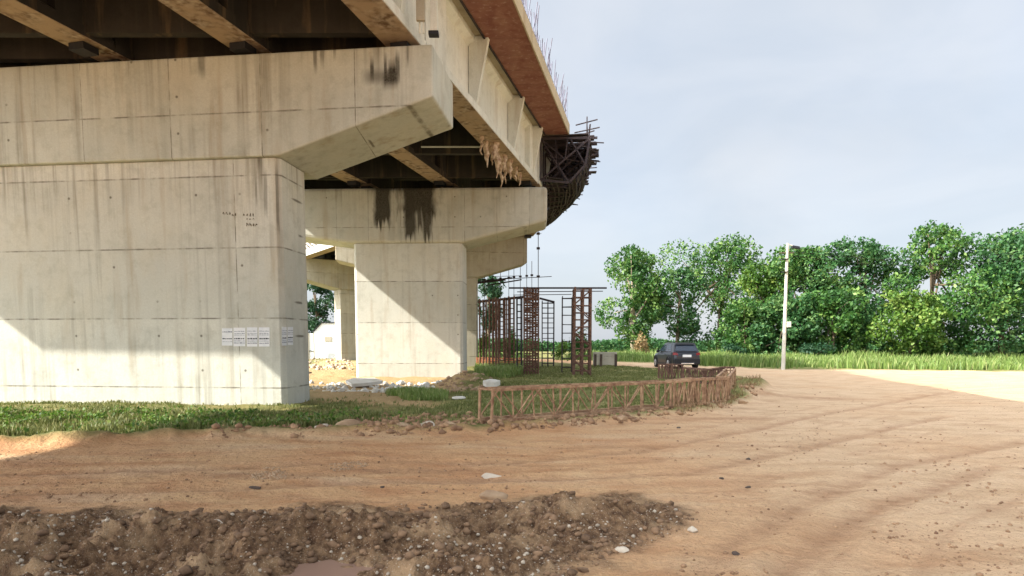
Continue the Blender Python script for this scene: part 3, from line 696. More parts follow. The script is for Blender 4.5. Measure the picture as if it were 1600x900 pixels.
# starter bars standing along the slab edge
proto = MB().bar((0,0,0), (.0,.0,1.0), .017, 5).build('starter_bar', M['rebar'])
rg = random.Random(9); n_ = 92
for k in range(n_):
    q = 17.6+13.2*k/(n_-1)+rg.uniform(-.04,.04); o = proto if k == 0 else proto.copy()
    if k: col.objects.link(o)
    o.parent = S12; off = Vector(S12.location)
    o.location = Vector((ply_edges(q)[1]-rg.choice((.06,.24))+0.03, q, zs+.2))-off; o.rotation_euler = (rg.uniform(-.16,.16), rg.uniform(-.10,.22), 0)
    o.scale = (1,1,rg.uniform(.75,1.35))
rl = MB(); [rl.bar((ply_edges(q)[1]-.05, q, zs+.62), (ply_edges(q+2)[1]-.05, q+2, zs+.60), .008, 4) for q in np.arange(17.6, 29, 2)]
rl.build('tie_bar', M['rebar'], S12)
# end hardware on the near pier: hanging box, bracket
pb = W(678, 24, 15.9)
MB().box((pb.x, pb.y, pb.z), (.17,.14,.74)).build('end_plate', M['girder'], S01, bevel=.01)
MB().box((pb.x-.01, pb.y+.02, pb.z-.42), (.24,.2,.09)).build('end_plate', M['blackplastic'], S01, bevel=.01)
pb = W(657, 12, 15.7); MB().box((pb.x, pb.y, pb.z), (.20,.10,.6)).build('end_plate', M['pier3'], S01, bevel=.01)
for px_ in (656, 662):
    a = W(px_, 30, 15.8); b = W(px_, 52, 15.8); MB().bar(a, b, .022, 8).build('bearing_bolt', M['girder'], S01)
a = W(603, 231, 25); MB().beam(W(658, 229.5, 26), W(752, 229.5, 26), .05, .05).build('cross_pipe', M['girder'], S12)
# torn cement crust and cloth hanging under the outer girder
HT = thing('hanging_debris', 'ragged cement crust and cloth strips dangling under the outer girder', 'debris', W(790, 270, 27), None)
rg = random.Random(5)
for (px_, py_, l_, wd) in ((752,222,22,.10),(760,230,30,.16),(768,243,18,.14),(777,240,34,.22),(783,255,34,.16),(789,262,24,.12),(797,258,22,.16),(806,268,16,.12),(812,276,16,.12),(772,232,20,.3),(787,250,20,.32)):
    D = 7.6/((535-py_)/F) if py_ < 300 else 28; D = min(max(D, 23), 29)
    D = zgb and (zgb-CH)/((535-py_)/F)
    a = W(px_, py_, D); pts = []
    n = 6; vs = []; fs = []
    L_ = l_/F*D*1.35
    for k in range(n+1):
        tt = k/n; ww = wd*.62*(1-tt)**.6*rg.uniform(.45,1.35)+.012; jx = rg.uniform(-.04,.04); jy = rg.uniform(-.04,.04)
        c = Vector((a.x+jx, a.y+jy, zgb+.03-L_*tt)); vs += [c+Vector((-ww,0,0)), c+Vector((0,-ww*.5,0)), c+Vector((ww,0,0)), c+Vector((0,ww*.5,0))]
    for k in range(n):
        fs += [(k*4+i, k*4+(i+1)%4, k*4+4+(i+1)%4, k*4+4+i) for i in range(4)]
    fs += [(0,1,2,3), (4*n+3,4*n+2,4*n+1,4*n)]
    MB().add(vs, fs).build('strip', M['debris'], HT)

# curved spans beyond
outer = [(1.3,30.96),(1.75,34),(2.0,38),(1.95,42),(1.5,46)]
inner = [(-14.6,30.96),(-13.0,36),(-11.2,42),(-9.8,45.5)]
def curved_span(label, outer, inner, ng, fw=True):
    A = polyl(outer, 8); B = polyl(inner, 8); m_ = (A[4]+B[4])/2
    T = thing('bridge_span', label, 'bridge span', (m_.x, m_.y, zgb), 'spans of the flyover under construction')
    for k in range(ng):
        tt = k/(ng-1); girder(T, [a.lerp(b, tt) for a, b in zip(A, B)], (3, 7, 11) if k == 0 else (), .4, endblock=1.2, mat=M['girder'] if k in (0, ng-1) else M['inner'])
    ribbon(MB(), shifted(B, -1.3), shifted(A, 1.2), zs+.003, zs+.28).build('deck_slab', M['slab'], T)
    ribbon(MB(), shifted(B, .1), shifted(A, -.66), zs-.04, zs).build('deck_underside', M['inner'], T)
    for s_ in (1, 3, 5, 7):
        for k in range(ng-1):
            a = A[s_].lerp(B[s_], k/(ng-1)); b = A[s_].lerp(B[s_], (k+1)/(ng-1)); v = (b-a).normalized()
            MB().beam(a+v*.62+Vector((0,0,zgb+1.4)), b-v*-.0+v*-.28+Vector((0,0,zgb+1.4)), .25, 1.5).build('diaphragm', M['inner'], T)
    return T, A, B
S23, A23, B23 = curved_span('bridge span beyond the middle pier, behind the dark scaffold', outer, inner, 5)
outer2 = [(1.3,46.6),(-.8,51),(-4.8,56.5),(-9.5,61.5)]
inner2 = [(-9.8,46.3),(-12.5,50.3),(-16.8,56.3),(-21.0,62.4)]
S34, A34, B34 = curved_span('curved bridge span running left behind the middle pier', outer2, inner2, 4)
outer3 = [(-9.9,62),(-17,69),(-26,76)]; inner3 = [(-21.4,63),(-27,69.5),(-34,77)]
S45, A45, B45 = curved_span('farthest bridge span, bending away to the left', outer3, inner3, 4)
# rusty bar mats and props standing on the curved span's left edge
FW = thing('formwork_frame', 'rusty brown formwork bars along the left edge of the curved span', 'formwork', (B34[4].x, B34[4].y, zs), None)
rg = random.Random(12)
Bo = shifted(B34, -1.35); LL = sum((b-a).length for a, b in zip(Bo, Bo[1:]))
for k in range(34):
    p, d, rt = frames_on(Bo, LL*k/33.); zt_ = zs+rg.uniform(.3, 1.3)
    MB().beam(p+Vector((0,0,zs-.9)), p-rt*rg.uniform(-.1,.35)+Vector((0,0,zt_)), .06, .06).build('upright', M['rust'], FW)
for k in range(5):
    mb = MB(); zz = zs-.75+k*.42; P_ = [v+Vector((0,0,zz)) for v in Bo]; mb.path(P_, .04, 5); mb.build('rail', M['rust'], FW)
for k in range(22):
    p, d, rt = frames_on(Bo, LL*k/21.)
    MB().beam(p+Vector((0,0,zs-.85)), p+rt*1.1+Vector((0,0,zgb+.6)), .07, .07).build('brace', M['rust'], FW)

# dark bracket scaffold hung outside the span beyond the middle pier
SC_ = thing('bracket_scaffold', 'dark tangled bracket scaffold jutting from the deck edge beyond the middle pier', 'scaffold', (A23[3].x+1.5, A23[3].y, zgb), None)
LA = sum((b-a).length for a, b in zip(A23, A23[1:])); rg = random.Random(21)
nb = 13
BU = lambda tt, rt, s: (rt*(.45*math.sin(math.pi*tt))-Vector((0,0,1.15*math.sin(math.pi*tt**1.35))))*max(.25, 1-s/16)
def outw(s):                                 # how far the platform reaches out
    return 2.35 if s < 7 else 2.35-.03*(s-7)
for k in range(nb):
    s_ = .1+(LA-.6)*k/(nb-1); p, d, rt = frames_on(A23, s_); o_ = outw(s_); U = Vector((0,0,1))
    a = p+rt*.05+U*(zgb+.2); b = p+rt*o_+U*(zs-.25+rg.uniform(-.1,.1)); c = p+rt*.05+U*(zs-.25)
    k1, k2 = a.lerp(b,.4)+BU(.4,rt,s_), a.lerp(b,.8)+BU(.8,rt,s_); m_ = MB(); m_.beam(a, k1, .08, .10); m_.beam(k1, k2, .08, .10); m_.beam(k2, b, .08, .10); m_.beam(k1, c, .06, .06); m_.beam(k2, c.lerp(b,.6), .06, .06); m_.beam(a, b, .06, .08); m_.beam(c, b+rt*rg.uniform(.0,.5), .08, .10); m_.beam(a, c, .08, .08)
    q = a.lerp(b, .5); m_.beam(q, c.lerp(b, .55), .06, .06); m_.beam(a.lerp(b, .33), c.lerp(b, .3), .05, .05); m_.beam(q, c, .05, .05)
    m_.build('bracket', M['darksteel'], SC_)
for k in range(15):                          # longitudinal pipes down the sloping face
    tt = .06+.94*k/14; pts = []
    for j in range(9):
        p, d, rt = frames_on(A23, .05+(LA-.5)*j/8); a = p+rt*.05+Vector((0,0,zgb+.2)); b = p+rt*outw(LA*j/8)+Vector((0,0,zs-.25)); pts.append(a.lerp(b, tt)+BU(tt, rt, LA*j/8)+Vector((rg.uniform(-.05,.05),0,rg.uniform(-.08,.02))))
    st = rg.choice((0,0,0,1)); m_ = MB(); m_.path(pts[st:], .038, 6); m_.build('pipe', M['darksteel'] if k % 3 else M['wood'], SC_)
for k in range(34):                          # planks on top
    s_ = .2+(LA-.9)*k/33; p, d, rt = frames_on(A23, s_); o_ = outw(s_)
    MB().beam(p+rt*.15+Vector((0,0,zs-.16)), p+rt*(o_+rg.uniform(-.2,.55))+Vector((0,0,zs-.14+rg.uniform(-.05,.1))), .42 if k%2 else .30, .05).build('plank', M['wood'], SC_)
for k in range(46):                          # loose poles sticking out
    s_ = rg.uniform(.1, LA-1); p, d, rt = frames_on(A23, s_); o_ = outw(s_); z_ = zs+rg.uniform(-1.6, .5)
    fr = min(1, max(.1, (z_-zgb)/2.0))
    a = p+rt*(o_*fr-rg.uniform(.6,1.2))+Vector((0,0,z_)); b = p+rt*(o_*fr+rg.uniform(.1,.7))+d*rg.uniform(-1.2,1.2)+Vector((0,0,z_+rg.uniform(-.35,.45)))
    MB().bar(a, b, .03, 6).build('pole', M['darksteel'], SC_)
for k in range(24):
    s_ = .2+(LA-1.5)*k/23; p, d, rt = frames_on(A23, s_); o_ = outw(s_)-.15; z0 = zs-.2
    MB().bar(p+rt*o_+Vector((0,0,z0-.5)), p+rt*(o_+rg.uniform(-.1,.15))+Vector((0,0,zs+rg.uniform(.3,.8))), .028, 6).build('guard_post', M['darksteel'], SC_)
for zz in (.25, .5):
    pts = []
    for j in range(7):
        p, d, rt = frames_on(A23, .2+(LA-2)*j/6); pts.append(p+rt*(outw(0)-.15)+Vector((0,0,zs+zz+rg.uniform(-.06,.06))))
    MB().path(pts, .022, 5).build('guard_rail', M['darksteel'], SC_)
# sloping shutter boards closing the scaffold's underside
for j in range(9):
    s0 = .15+(LA-.6)*j/9; s1 = s0+(LA-.6)/9-rg.uniform(.02,.14)
    for t0, t1 in ((.04,.30),(.30,.55),(.55,.78),(.78,.99)):
        if rg.random() < .10: continue
        qs = []; t0 += rg.uniform(0,.05); t1 -= rg.uniform(0,.04)
        for s_ in (s0, s1):
            p, d, rt = frames_on(A23, s_); a = p+rt*.05+Vector((0,0,zgb+.2)); b = p+rt*outw(s_)+Vector((0,0,zs-.25)); up = Vector((0,0,.10))
            qs.append((a.lerp(b, t0)+BU(t0, rt, s_)+up, a.lerp(b, t1)+BU(t1, rt, s_)+up))
        MB().prism([qs[0][0], qs[0][1], qs[1][1], qs[1][0]], (0,0,.04)).build('shutter_board', M['wood'], SC_)

# thin props and couplers below the far deck
def prop(px, y0, y1, D, label=None, r=.022, cps=()):
    a = W(px, y1, D); b = W(px, y0, D); zz = H(a.x, a.y); T = thing('scaffold_pole', label, 'scaffold pole', (a.x, a.y, zz), 'thin scaffold poles by the third pier')
    MB().bar((a.x, a.y, zz-.1), b, r, 6).build('tube', M['darksteel'], T)
    for c in cps:
        q = W(px, c, D); MB().box(q, (.20,.14,.13)).build('coupler', M['darksteel'], T)
prop(841, 348, 588, 40, 'tallest thin scaffold pole, standing clear right of the third pier', .022, (365, 388, 432))
for i, (px_, y0) in enumerate(((757,428),(770,424),(782,421),(795,418),(803,416),(813,414),(823,412),(831,408))):
    prop(px_, y0, 570, 48, 'thin scaffold pole, number %s of the row under the third pier cap from the left' % ('one','two','three','four','five','six','seven','eight')[i], .02, (437-i,))
PF = thing('scaffold_platform', 'dark pole platform spanning the thin scaffold poles', 'scaffold', W(800, 436, 48), None)
for (x0, y0, x1, y1, r_) in ((746,441,800,434,.05),(750,438,862,432,.025),(760,446,815,437,.05),(770,432,812,431,.02),(740,443,790,437,.07),(824,366,846,365,.015)):
    MB().bar(W(x0, y0, 48), W(x1, y1, 47.6), r_, 6).build('crossbar', M['darksteel'], PF)

# ------------------------------------------------------------ rebar cages and frames standing on the ground
def cage(label, px0, px1, pyt, pyb, depth, nx_, nties, mat, group, square=True, rpost=.028, rot=0, diag=False, rp_tie=.012):
    base = G((px0+px1)/2, pyb); D = base.y; zz = H(base.x, base.y); wd = (px1-px0)/F*D; top = W((px0+px1)/2, pyt, D).z
    T = thing('rebar_cage', label, 'rebar cage', (base.x, base.y, zz), group); ca, sa_ = math.cos(rot), math.sin(rot)
    L2 = lambda u, v, z_: Vector((base.x+u*ca-v*sa_, base.y+v*ca+u*sa_, z_)); h = wd/2; d = depth/2
    us = [-h+2*h*i/(nx_-1) for i in range(nx_)]; pts = [(u, -d) for u in us]+[(u, d) for u in us]
    if nx_ > 2: pts += [(-h, 0), (h, 0)]
    rg = random.Random(int(px0*10))
    for u, v in pts:
        MB().bar(L2(u, v, zz-.08), L2(u+rg.uniform(-.02,.02), v, top+rg.uniform(-.05,.06)), rpost, 6).build('post', mat, T)
    for k in range(nties):
        z_ = zz+.25+(top-zz-.35)*k/(nties-1)+rg.uniform(-.03,.03); m_ = MB(); e = .01
        m_.path([L2(-h-e,-d-e,z_), L2(h+e,-d-e,z_+rg.uniform(-.02,.02)), L2(h+e,d+e,z_), L2(-h-e,d+e,z_), L2(-h-e,-d-e,z_)], rp_tie, 5); m_.build('tie', mat, T)
    if diag:
        n = max(2, nties//2); dz = (top-zz-.2)/n
        for k in range(n):
            z0 = zz+.1+dz*k; s = 1 if k % 2 else -1
            for v in (-d, d): MB().bar(L2(-h*s, v, z0), L2(h*s, v, z0+dz), rp_tie*1.2, 5).build('brace', mat, T)
    return T
gc = 'rebar cages standing in the grass beyond the piers'
cage('dense rusty rebar cage standing in the grass, nearest and left of the pair', 819, 841, 451, 586, .7, 6, 34, M['rust'], gc, rpost=.034, diag=True, rp_tie=.026)
cage('rusty rebar cage right of the dense one, with two open bays', 896, 921, 451, 588, .75, 3, 12, M['rust'], gc, rpost=.050, diag=True, rp_tie=.026)
cage('slim ladder-like steel frame just left of the right rebar cage', 878, 893, 463, 584, .35, 2, 9, M['darksteel'], gc, rpost=.026, rp_tie=.022)
cage('slender dark cage behind, right of the dense rebar cage', 847, 865, 471, 574, .5, 3, 13, M['darksteel'], gc, rpost=.032, rp_tie=.022)
cage('rusty cage at the far left, beside the third pier', 750, 760, 468, 575, .5, 3, 12, M['rust'], gc, rpost=.045)
cage('narrow rusty cage, second from the third pier', 765, 775, 466, 577, .5, 3, 16, M['rust'], gc, rpost=.055, rp_tie=.02)
cage('rusty cage with leaning ties, third from the third pier', 779, 789, 466, 576, .5, 2, 16, M['rust'], gc, rpost=.055, rp_tie=.025)
cage('reddish cage between the left group and the dense cage', 795, 803, 464, 576, .4, 2, 14, M['rust'], gc, rpost=.05, rp_tie=.025)
cage('narrow dark cage immediately left of the dense rebar cage', 808, 815, 464, 580, .4, 2, 12, M['darksteel'], gc, rpost=.05, rp_tie=.025)
cage('brown rebar cage in the gap beside the near pier', 464, 476, 430, 548, .5, 3, 16, M['rust'], gc, rpost=.045)
cage('brown cage crowded behind the first and second ones by the third pier', 771, 781, 468, 572, .5, 3, 14, M['rust'], gc, rpost=.05, rp_tie=.025)
cage('brown cage crowded behind the reddish one', 787, 797, 467, 572, .5, 3, 14, M['rust'], gc, rpost=.05, rp_tie=.025)
def lying(label, x0, y0, x1, y1, D, r, name='steel_pipe', mat='darksteel', sag=0):
    a = W(x0, y0, D); b = W(x1, y1, D); m_ = MB(); P_ = [a.lerp(b, k/6)+Vector((0,0,-sag*math.sin(math.pi*k/6))) for k in range(7)]
    m_.path(P_, r, 6); o = m_.build(name, M[mat]); c = a.lerp(b, .5)
    for v in o.data.vertices: v.co -= c
    o.location = c; return tag(o, label, 'pipe', 'long steel pipes laid across the cage tops')
D1 = G(830, 586).y; D2 = G(850, 574).y
lying('thickest long pipe laid across the tops of the two big cages', 795, 450, 948, 450, D1, .045)
lying('second long pipe, just below the thickest one', 808, 456, 942, 455, D1+.3, .022)
lying('third thin pipe, lowest between the two big cages', 802, 461, 893, 460, D1-.3, .018)
lying('dark beam along the tops of the rear cages beside the third pier', 744, 472, 818, 464, D2+2, .09)
lying('short bent bar on top of the slender rear cage', 843, 466, 866, 472, D2, .07)
# orange netting behind
NB = G(778, 574)
m_ = MB()
for k in range(9):
    m_.beam(W(745+k*8.4, 558, NB.y), W(745+k*8.4, 574, NB.y), .05, .05)
for k in range(5): m_.beam(W(744, 559.5+3*k, NB.y), W(814, 560.5+3*k, NB.y), .03, .07)
tag(m_.build('barrier_net', M['net']), 'faded orange barrier net behind the rusty cages', 'barrier')

# ------------------------------------------------------------ lattice trusses lying as a barricade
def truss(label, a, b, h, wd, n, mat, lean=0, r=.028, zig=True, verts=1, gap=0, z0=.05, seed=0):
    a = Vector((a[0], a[1], 0)); b = Vector((b[0], b[1], 0)); d = (b-a).normalized(); sd_ = Vector((-d.y, d.x, 0)); rg = random.Random(seed+int(a.x*100))
    za, zb_ = H(a.x, a.y)+z0, H(b.x, b.y)+z0; mid = a.lerp(b, .5)
    T = thing('lattice_truss', label, 'truss', (mid.x, mid.y, min(za, zb_)), 'rusty lattice trusses laid as a barricade')
    def pt(tt, s, top): q = a.lerp(b, tt)+sd_*(s*wd+lean*top*h); return Vector((q.x, q.y, za+(zb_-za)*tt+(h if top else 0)))
    for s in (0, 1):
        for top in (0, 1):
            P_ = [pt(k/8, s, top)+Vector((0,rg.uniform(-.006,.006),rg.uniform(-.008,.008))) for k in range(9)]; m_ = MB()
            for q0, q1 in zip(P_, P_[1:]): m_.beam(q0, q1, .06, .055)
            m_.build('top_chord' if top else 'bottom_chord', mat, T)
    for s in (0, 1):
        for k in range(n+1):
            tt = k/n
            if verts: MB().bar(pt(tt, s, 0), pt(tt+rg.uniform(-.12,.12)/n, s, 1), r*(1.35 if k in (0, n) else rg.uniform(.7,1.15)), 6).build('vertical', mat, T)
            if zig and k < n:
                t0, t1 = (tt, tt+1/n) if (k+s) % 2 else (tt+1/n, tt)
                MB().bar(pt(t0+rg.uniform(-.08,.08)/n, s, 0), pt(t1+rg.uniform(-.08,.08)/n, s, 1), r*.75, 6).build('diagonal', mat, T)
    for k in range(n+1):
        if k % 2 == 0: MB().bar(pt(k/n, 0, 1), pt(k/n, 1, 1), r*.8, 5).build('cross_bar', mat, T)
    return T
g_ = lambda px, py: tuple(G(px, py)[:2])
a_, b_ = g_(768, 673), g_(1048, 645)
truss('long rusty lattice truss standing on edge along the road', a_, b_, .60, .42, 10, M['rustdust'], r=.022, seed=1)
truss('second truss section, continuing right from the long truss', g_(1052, 645), g_(1098, 643), .60, .35, 6, M['rustdust'], r=.020, seed=2)
truss('third truss section, nearest the right bend of the barricade', g_(1101, 643), g_(1134, 635), .60, .35, 6, M['rustdust'], r=.020, seed=7)
truss('short truss section turning the corner at the right end', g_(1137, 633), g_(1148, 610), .60, .3, 5, M['rustdust'], r=.022, seed=3)
truss('rear truss section just behind the right bend', g_(1146, 607), g_(1112, 602), .55, .35, 6, M['rust'], r=.024, seed=4)
truss('rear truss section ending behind the car, farthest of the barricade', g_(1109, 601), g_(1076, 599), .55, .35, 6, M['rust'], r=.026, seed=8)
truss('short rusty truss piece in the grass in front of the car', g_(1029, 594), g_(1050, 596), .62, .5, 4, M['rust'], r=.03, seed=5)

# ------------------------------------------------------------ foliage
def leaves(name, C, S, tone, mat, parent=None, seed=0, aspect=.6, up=.0):
    """C centres (n,3), S sizes, tone 0..1: one quad leaf-spray each"""
    r_ = np.random.default_rng(seed); n = len(C)
    a = r_.normal(size=(n, 3)); a[:,2] *= (1-up); a /= np.linalg.norm(a, axis=1)[:,None]
    b = r_.normal(size=(n, 3)); b -= (b*a).sum(1)[:,None]*a; b /= np.linalg.norm(b, axis=1)[:,None]
    A = a*S[:,None]*.5; B = b*S[:,None]*.5*aspect
    V = np.stack([C-A, C-B*1.0+A*.1, C+A, C+B+A*.1], 1).reshape(-1, 3)
    Fq = np.arange(n*4).reshape(n, 4)
    o = fastmesh(name, V, Fq, mat); at = o.data.attributes.new('tone', 'FLOAT', 'POINT'); at.data.foreach_set('value', np.repeat(tone, 4).astype(np.float32))
    if parent is not None: o.parent = parent; o.matrix_parent_inverse = Matrix.Translation(-Vector(parent.location))
    return o
def tree(label, px, py_base, D, py_top, w_px, mat, bark, seed, n=7000, blobs=16, crown_lo=.22, name='broadleaf_tree', group='leafy trees beyond the road', leaf=.36, dense=1.0):
    n = int(n*1.75)
    rg = np.random.default_rng(seed); b = W(px, py_base, D); zz = H(b.x, D); top = W(px, py_top, D).z; h = top-zz; wd = w_px/F*D
    T = thing(name, label, 'tree', (b.x, D, zz), group)
    cb = []; rmax = wd*.25
    for k in range(blobs):
        f_ = crown_lo+(1-crown_lo)*(k+.5)/blobs; env = math.sin(math.pi*min(1, max(0.12, (f_-crown_lo*.7)/(1.12-crown_lo*.7))))**.6
        a = rg.uniform(0, 6.28); rr = wd*.5*env*rg.uniform(.35, 1.08)-rmax*.4; rr = max(rr, 0); s = rmax*rg.uniform(.42, 1.15)*(.6+.5*env)
        z_ = zz+min(f_*h, h-s*.62)
        cb.append((b.x+math.cos(a)*rr, D+math.sin(a)*rr, z_, s))
    cb.append((b.x+rg.uniform(-.1,.1)*wd, D, zz+h-rmax*.6, rmax*.75))
    wts = np.array([c[3]**2 for c in cb]); wts /= wts.sum(); idx = rg.choice(len(cb), n, p=wts); cc = np.array(cb)[idx]
    d = rg.normal(size=(n, 3)); d /= np.linalg.norm(d, axis=1)[:,None]
    # sprays gather in small twig clusters inside each clump
    rad = rg.uniform(.35, 1.0, n)**.6
    P = cc[:, :3]+d*(cc[:, 3]*rad)[:,None]*np.array([1, 1, .78])
    k = fbm(P[:,0]*1.1+seed, P[:,2]*1.2+P[:,1]*.7, seed, 3) > .43/dense; P = P[k]
    clump = fbm(P[:,0]*.9+3, P[:,2]*1.0-P[:,1]*.5, seed+50, 3); tone = np.clip(rg.normal(.45, .24, len(P))+(clump-.5)*1.6, 0, 1)
    leaves('crown', P, rg.uniform(.55, 1.3, len(P))*leaf, tone, mat, T, seed)
    t0 = Vector((b.x, D, zz-.2)); mid = Vector((b.x+rg.uniform(-.3,.3), D, zz+h*.35)); r0 = .035*h*.75
    m_ = MB(); m_.bar(t0, mid, r0, 9, r0*.72); tip = Vector((b.x+rg.uniform(-.4,.4), D, zz+h*.78)); m_.bar(mid, tip, r0*.72, 8, r0*.2)
    m_.build('trunk', bark, T, smooth=True)
    for c in cb[::2]:
        f_ = rg.uniform(.15, .75); s = mid.lerp(tip, f_) if rg.random() > .4 else t0.lerp(mid, .75+.25*rg.random()); e = Vector(c[:3])
        q = s.lerp(e, .5)+Vector((0,0,.25)); mm = MB(); mm.bar(s, q, r0*.36, 6, r0*.25); mm.bar(q, e, r0*.25, 6, r0*.08); mm.build('limb', bark, T, smooth=True)
    return T
tree('leftmost leafy tree of the row, with a pale trunk showing below', 990, 556, 72, 388, 135, M['leaf'], M['palebark'], 3, 8500, 15, .16)
tree('low dark green tree behind the car roof', 1058, 556, 76, 420, 112, M['leafblue'], M['bark'], 4, 5500, 10, .22)
tree('tallest tree of the row, rising behind the car', 1122, 557, 78, 374, 175, M['leaf'], M['bark'], 15, 11000, 20, .12)
tree('broad yellowish tree left of the lamp pole', 1192, 560, 70, 408, 135, M['leafyel'], M['bark'], 6, 8000, 14, .06)
tree('tree directly behind the lamp pole, reaching up beside its lamp', 1256, 560, 66, 388, 150, M['leaf'], M['bark'], 7, 10000, 16, .06)
tree('first of the trees right of the lamp pole, bluish green', 1348, 560, 64, 372, 175, M['leafblue'], M['bark'], 8, 11000, 18, .05)
tree('tall tree second to the right of the lamp pole', 1455, 560, 62, 352, 180, M['leaf'], M['bark'], 9, 11000, 18, .05)
tree('rightmost tree, cut off by the edge of the view', 1565, 560, 60, 362, 190, M['leafblue'], M['bark'], 10, 11000, 18, .05)
tree('dark tree behind the cages, right of the third pier', 762, 560, 88, 418, 74, M['leafdark'], M['bark'], 11, 5000, 10, .3)
tree('dark green tree in the gap between the near and middle piers', 497, 556, 92, 428, 82, M['leafdark'], M['bark'], 12, 6500, 12, .1)
tree('tree behind the near pier, left of the rebar cage', 440, 556, 95, 430, 80, M['leafdark'], M['bark'], 13, 4000, 10, .1)
tree('low thicket under the trees between the car and the lamp pole', 1160, 560, 66, 470, 130, M['leaf'], M['bark'], 61, 6000, 12, .0)
tree('low thicket behind the tall grass, just left of the lamp pole', 1222, 560, 63, 462, 110, M['leafblue'], M['bark'], 62, 5500, 12, .0)
tree('low thicket behind the tall grass, right of the lamp pole', 1300, 560, 61, 455, 130, M['leaf'], M['bark'], 63, 6000, 12, .0)
tree('low leafy growth at the far right behind the tall grass', 1420, 560, 59, 455, 150, M['leafyel'], M['bark'], 64, 6000, 12, .0)
def bush(label, px, py, D, w_px, h_px, mat, seed, n=700, leaf=.25):
    b = G(px, py) if D is None else W(px, py, D); D = b.y; zz = H(b.x, D); rg = np.random.default_rng(seed); wd = w_px/F*D; h = h_px/F*D
    T = thing('shrub', label, 'shrub', (b.x, D, zz), 'shrubs around the construction site')
    nb_ = 6; cb = [(b.x+rg.uniform(-.35,.35)*wd, D+rg.uniform(-.3,.3)*wd, zz+h*rg.uniform(.3,.72), wd*.26*rg.uniform(.7,1.2)) for _ in range(nb_)]
    cc = np.array(cb)[rg.integers(0, nb_, n)]; d = rg.normal(size=(n,3)); d /= np.linalg.norm(d, axis=1)[:,None]
    P = cc[:,:3]+d*(cc[:,3]*rg.uniform(.3,1,n))[:,None]*np.array([1,1,h/wd*1.3]); P[:,2] = np.maximum(P[:,2], zz)
    leaves('foliage', P, rg.uniform(.6,1.3,n)*leaf, np.clip(rg.normal(.5,.25,n),0,1), mat, T, seed)
    m_ = MB()
    for c in cb: m_.bar((b.x, D, zz-.05), c[:3], .03, 5, .01)
    m_.build('stem', M['bark'], T)
bush('bright green shrub behind the slim ladder frame', 872, 560, 62, 26, 34, M['leafyel'], 31)
bush('green shrub behind the left group of cages', 795, 566, 56, 44, 52, M['leaf'], 32, 900)
bush('olive shrub between the third pier and the first cages', 757, 566, 54, 22, 50, M['leafyel'], 33)
bush('shrub growing around the foot of the right rebar cage', 905, 572, 46, 34, 56, M['leaf'], 34, 500)
bush('pale shrub at the foot of the leftmost tree', 1003, 556, 66, 24, 40, M['straw'], 35, 500)
bush('weedy shrub beside the low wall left of the car', 950, 572, 48, 26, 22, M['leafdark'], 36, 400)
bush('dark bush under the trees, left of the lamp pole', 1150, 556, 62, 60, 26, M['leafdark'], 37, 900)
bush('dark bush under the trees, right of the lamp pole', 1262, 558, 60, 66, 30, M['leafdark'], 38, 900)

def blades(name, gx, gy, hgt, wid, mat, seed, label, lean=.45, tone_mu=.45, cat='grass'):
    r_ = np.random.default_rng(seed); n = len(gx); gz = hfun(gx, gy)-.01
    a = r_.uniform(0, 2*np.pi, n); b = r_.uniform(0, 2*np.pi, n); hh_ = hgt*r_.uniform(.5, 1.25, n); ww = wid*r_.uniform(.6, 1.3, n); ln = lean*hh_*r_.uniform(.1, 1, n)
    ux, uy = np.cos(a)*ww/2, np.sin(a)*ww/2; lx, ly = np.cos(b)*ln, np.sin(b)*ln
    V = np.stack([np.stack([gx-ux, gy-uy, gz],1), np.stack([gx+ux, gy+uy, gz],1),
                  np.stack([gx+ux*.7+lx*.4, gy+uy*.7+ly*.4, gz+hh_*.6],1), np.stack([gx-ux*.7+lx*.4, gy-uy*.7+ly*.4, gz+hh_*.6],1),
                  np.stack([gx+lx, gy+ly, gz+hh_],1)], 1).reshape(-1,3)
    k = np.arange(n)*5
    F3 = np.concatenate([np.stack([k,k+1,k+2],1), np.stack([k,k+2,k+3],1), np.stack([k+3,k+2,k+4],1)])
    o = fastmesh(name, V, F3, mat); at = o.data.attributes.new('tone', 'FLOAT', 'POINT')
    at.data.foreach_set('value', np.repeat(np.clip(r_.normal(tone_mu,.22,n),0,1), 5).astype(np.float32))
    return tag(o, label, cat, None, 'stuff')
def wscatter(n, poly, seed, dens=None, clump=None):
    r_ = np.random.default_rng(seed); xs = [p[0] for p in poly]; ys = [p[1] for p in poly]; X_, Y_ = [], []; tot = 0
    while tot < n:
        a = r_.uniform(min(xs), max(xs), n); b = r_.uniform(min(ys), max(ys), n); k = inpoly(a, b, poly)
        if dens is not None: k &= r_.random(n) < dens(a, b)
        X_.append(a[k]); Y_.append(b[k]); tot += k.sum()
    return np.concatenate(X_)[:n], np.concatenate(Y_)[:n]
def notroad(a, b): vd, fd, gr, md, mu, sa_ = masks(a, b); return (vd > -.05), sa_
lawn = gp([(-60,690),(330,684),(470,678),(760,666),(900,656),(1050,640),(1130,612),(1120,582),(960,572),(760,575),(745,588),(780,600),(700,612),(640,620),(560,622),(470,628),(330,632),(-60,632)])
def dgrass(a, b):
    vd, fd, gr, md, mu, sa_ = masks(a, b); return np.where(vd > .12, 1, 0)*(1-sa_*.85)*np.clip((fbm(a*.9, b*.9, 77, 4)-.40)*5, .06, 1)
gx, gy = wscatter(70000, lawn, 41, lambda a, b: dgrass(a, b)*np.clip((20/np.maximum(b, 8))**1.2, .25, 1))
k = np.argsort(gy); blades('grass', gx, gy, .085+.0*gx, .012+.0009*gy, M['grass'], 42, 'short patchy grass around the piers and the trusses')
tuft = gp([(-60,688),(330,682),(400,680),(470,676),(560,668),(640,664),(600,656),(540,652),(470,652),(330,650),(-60,650)])
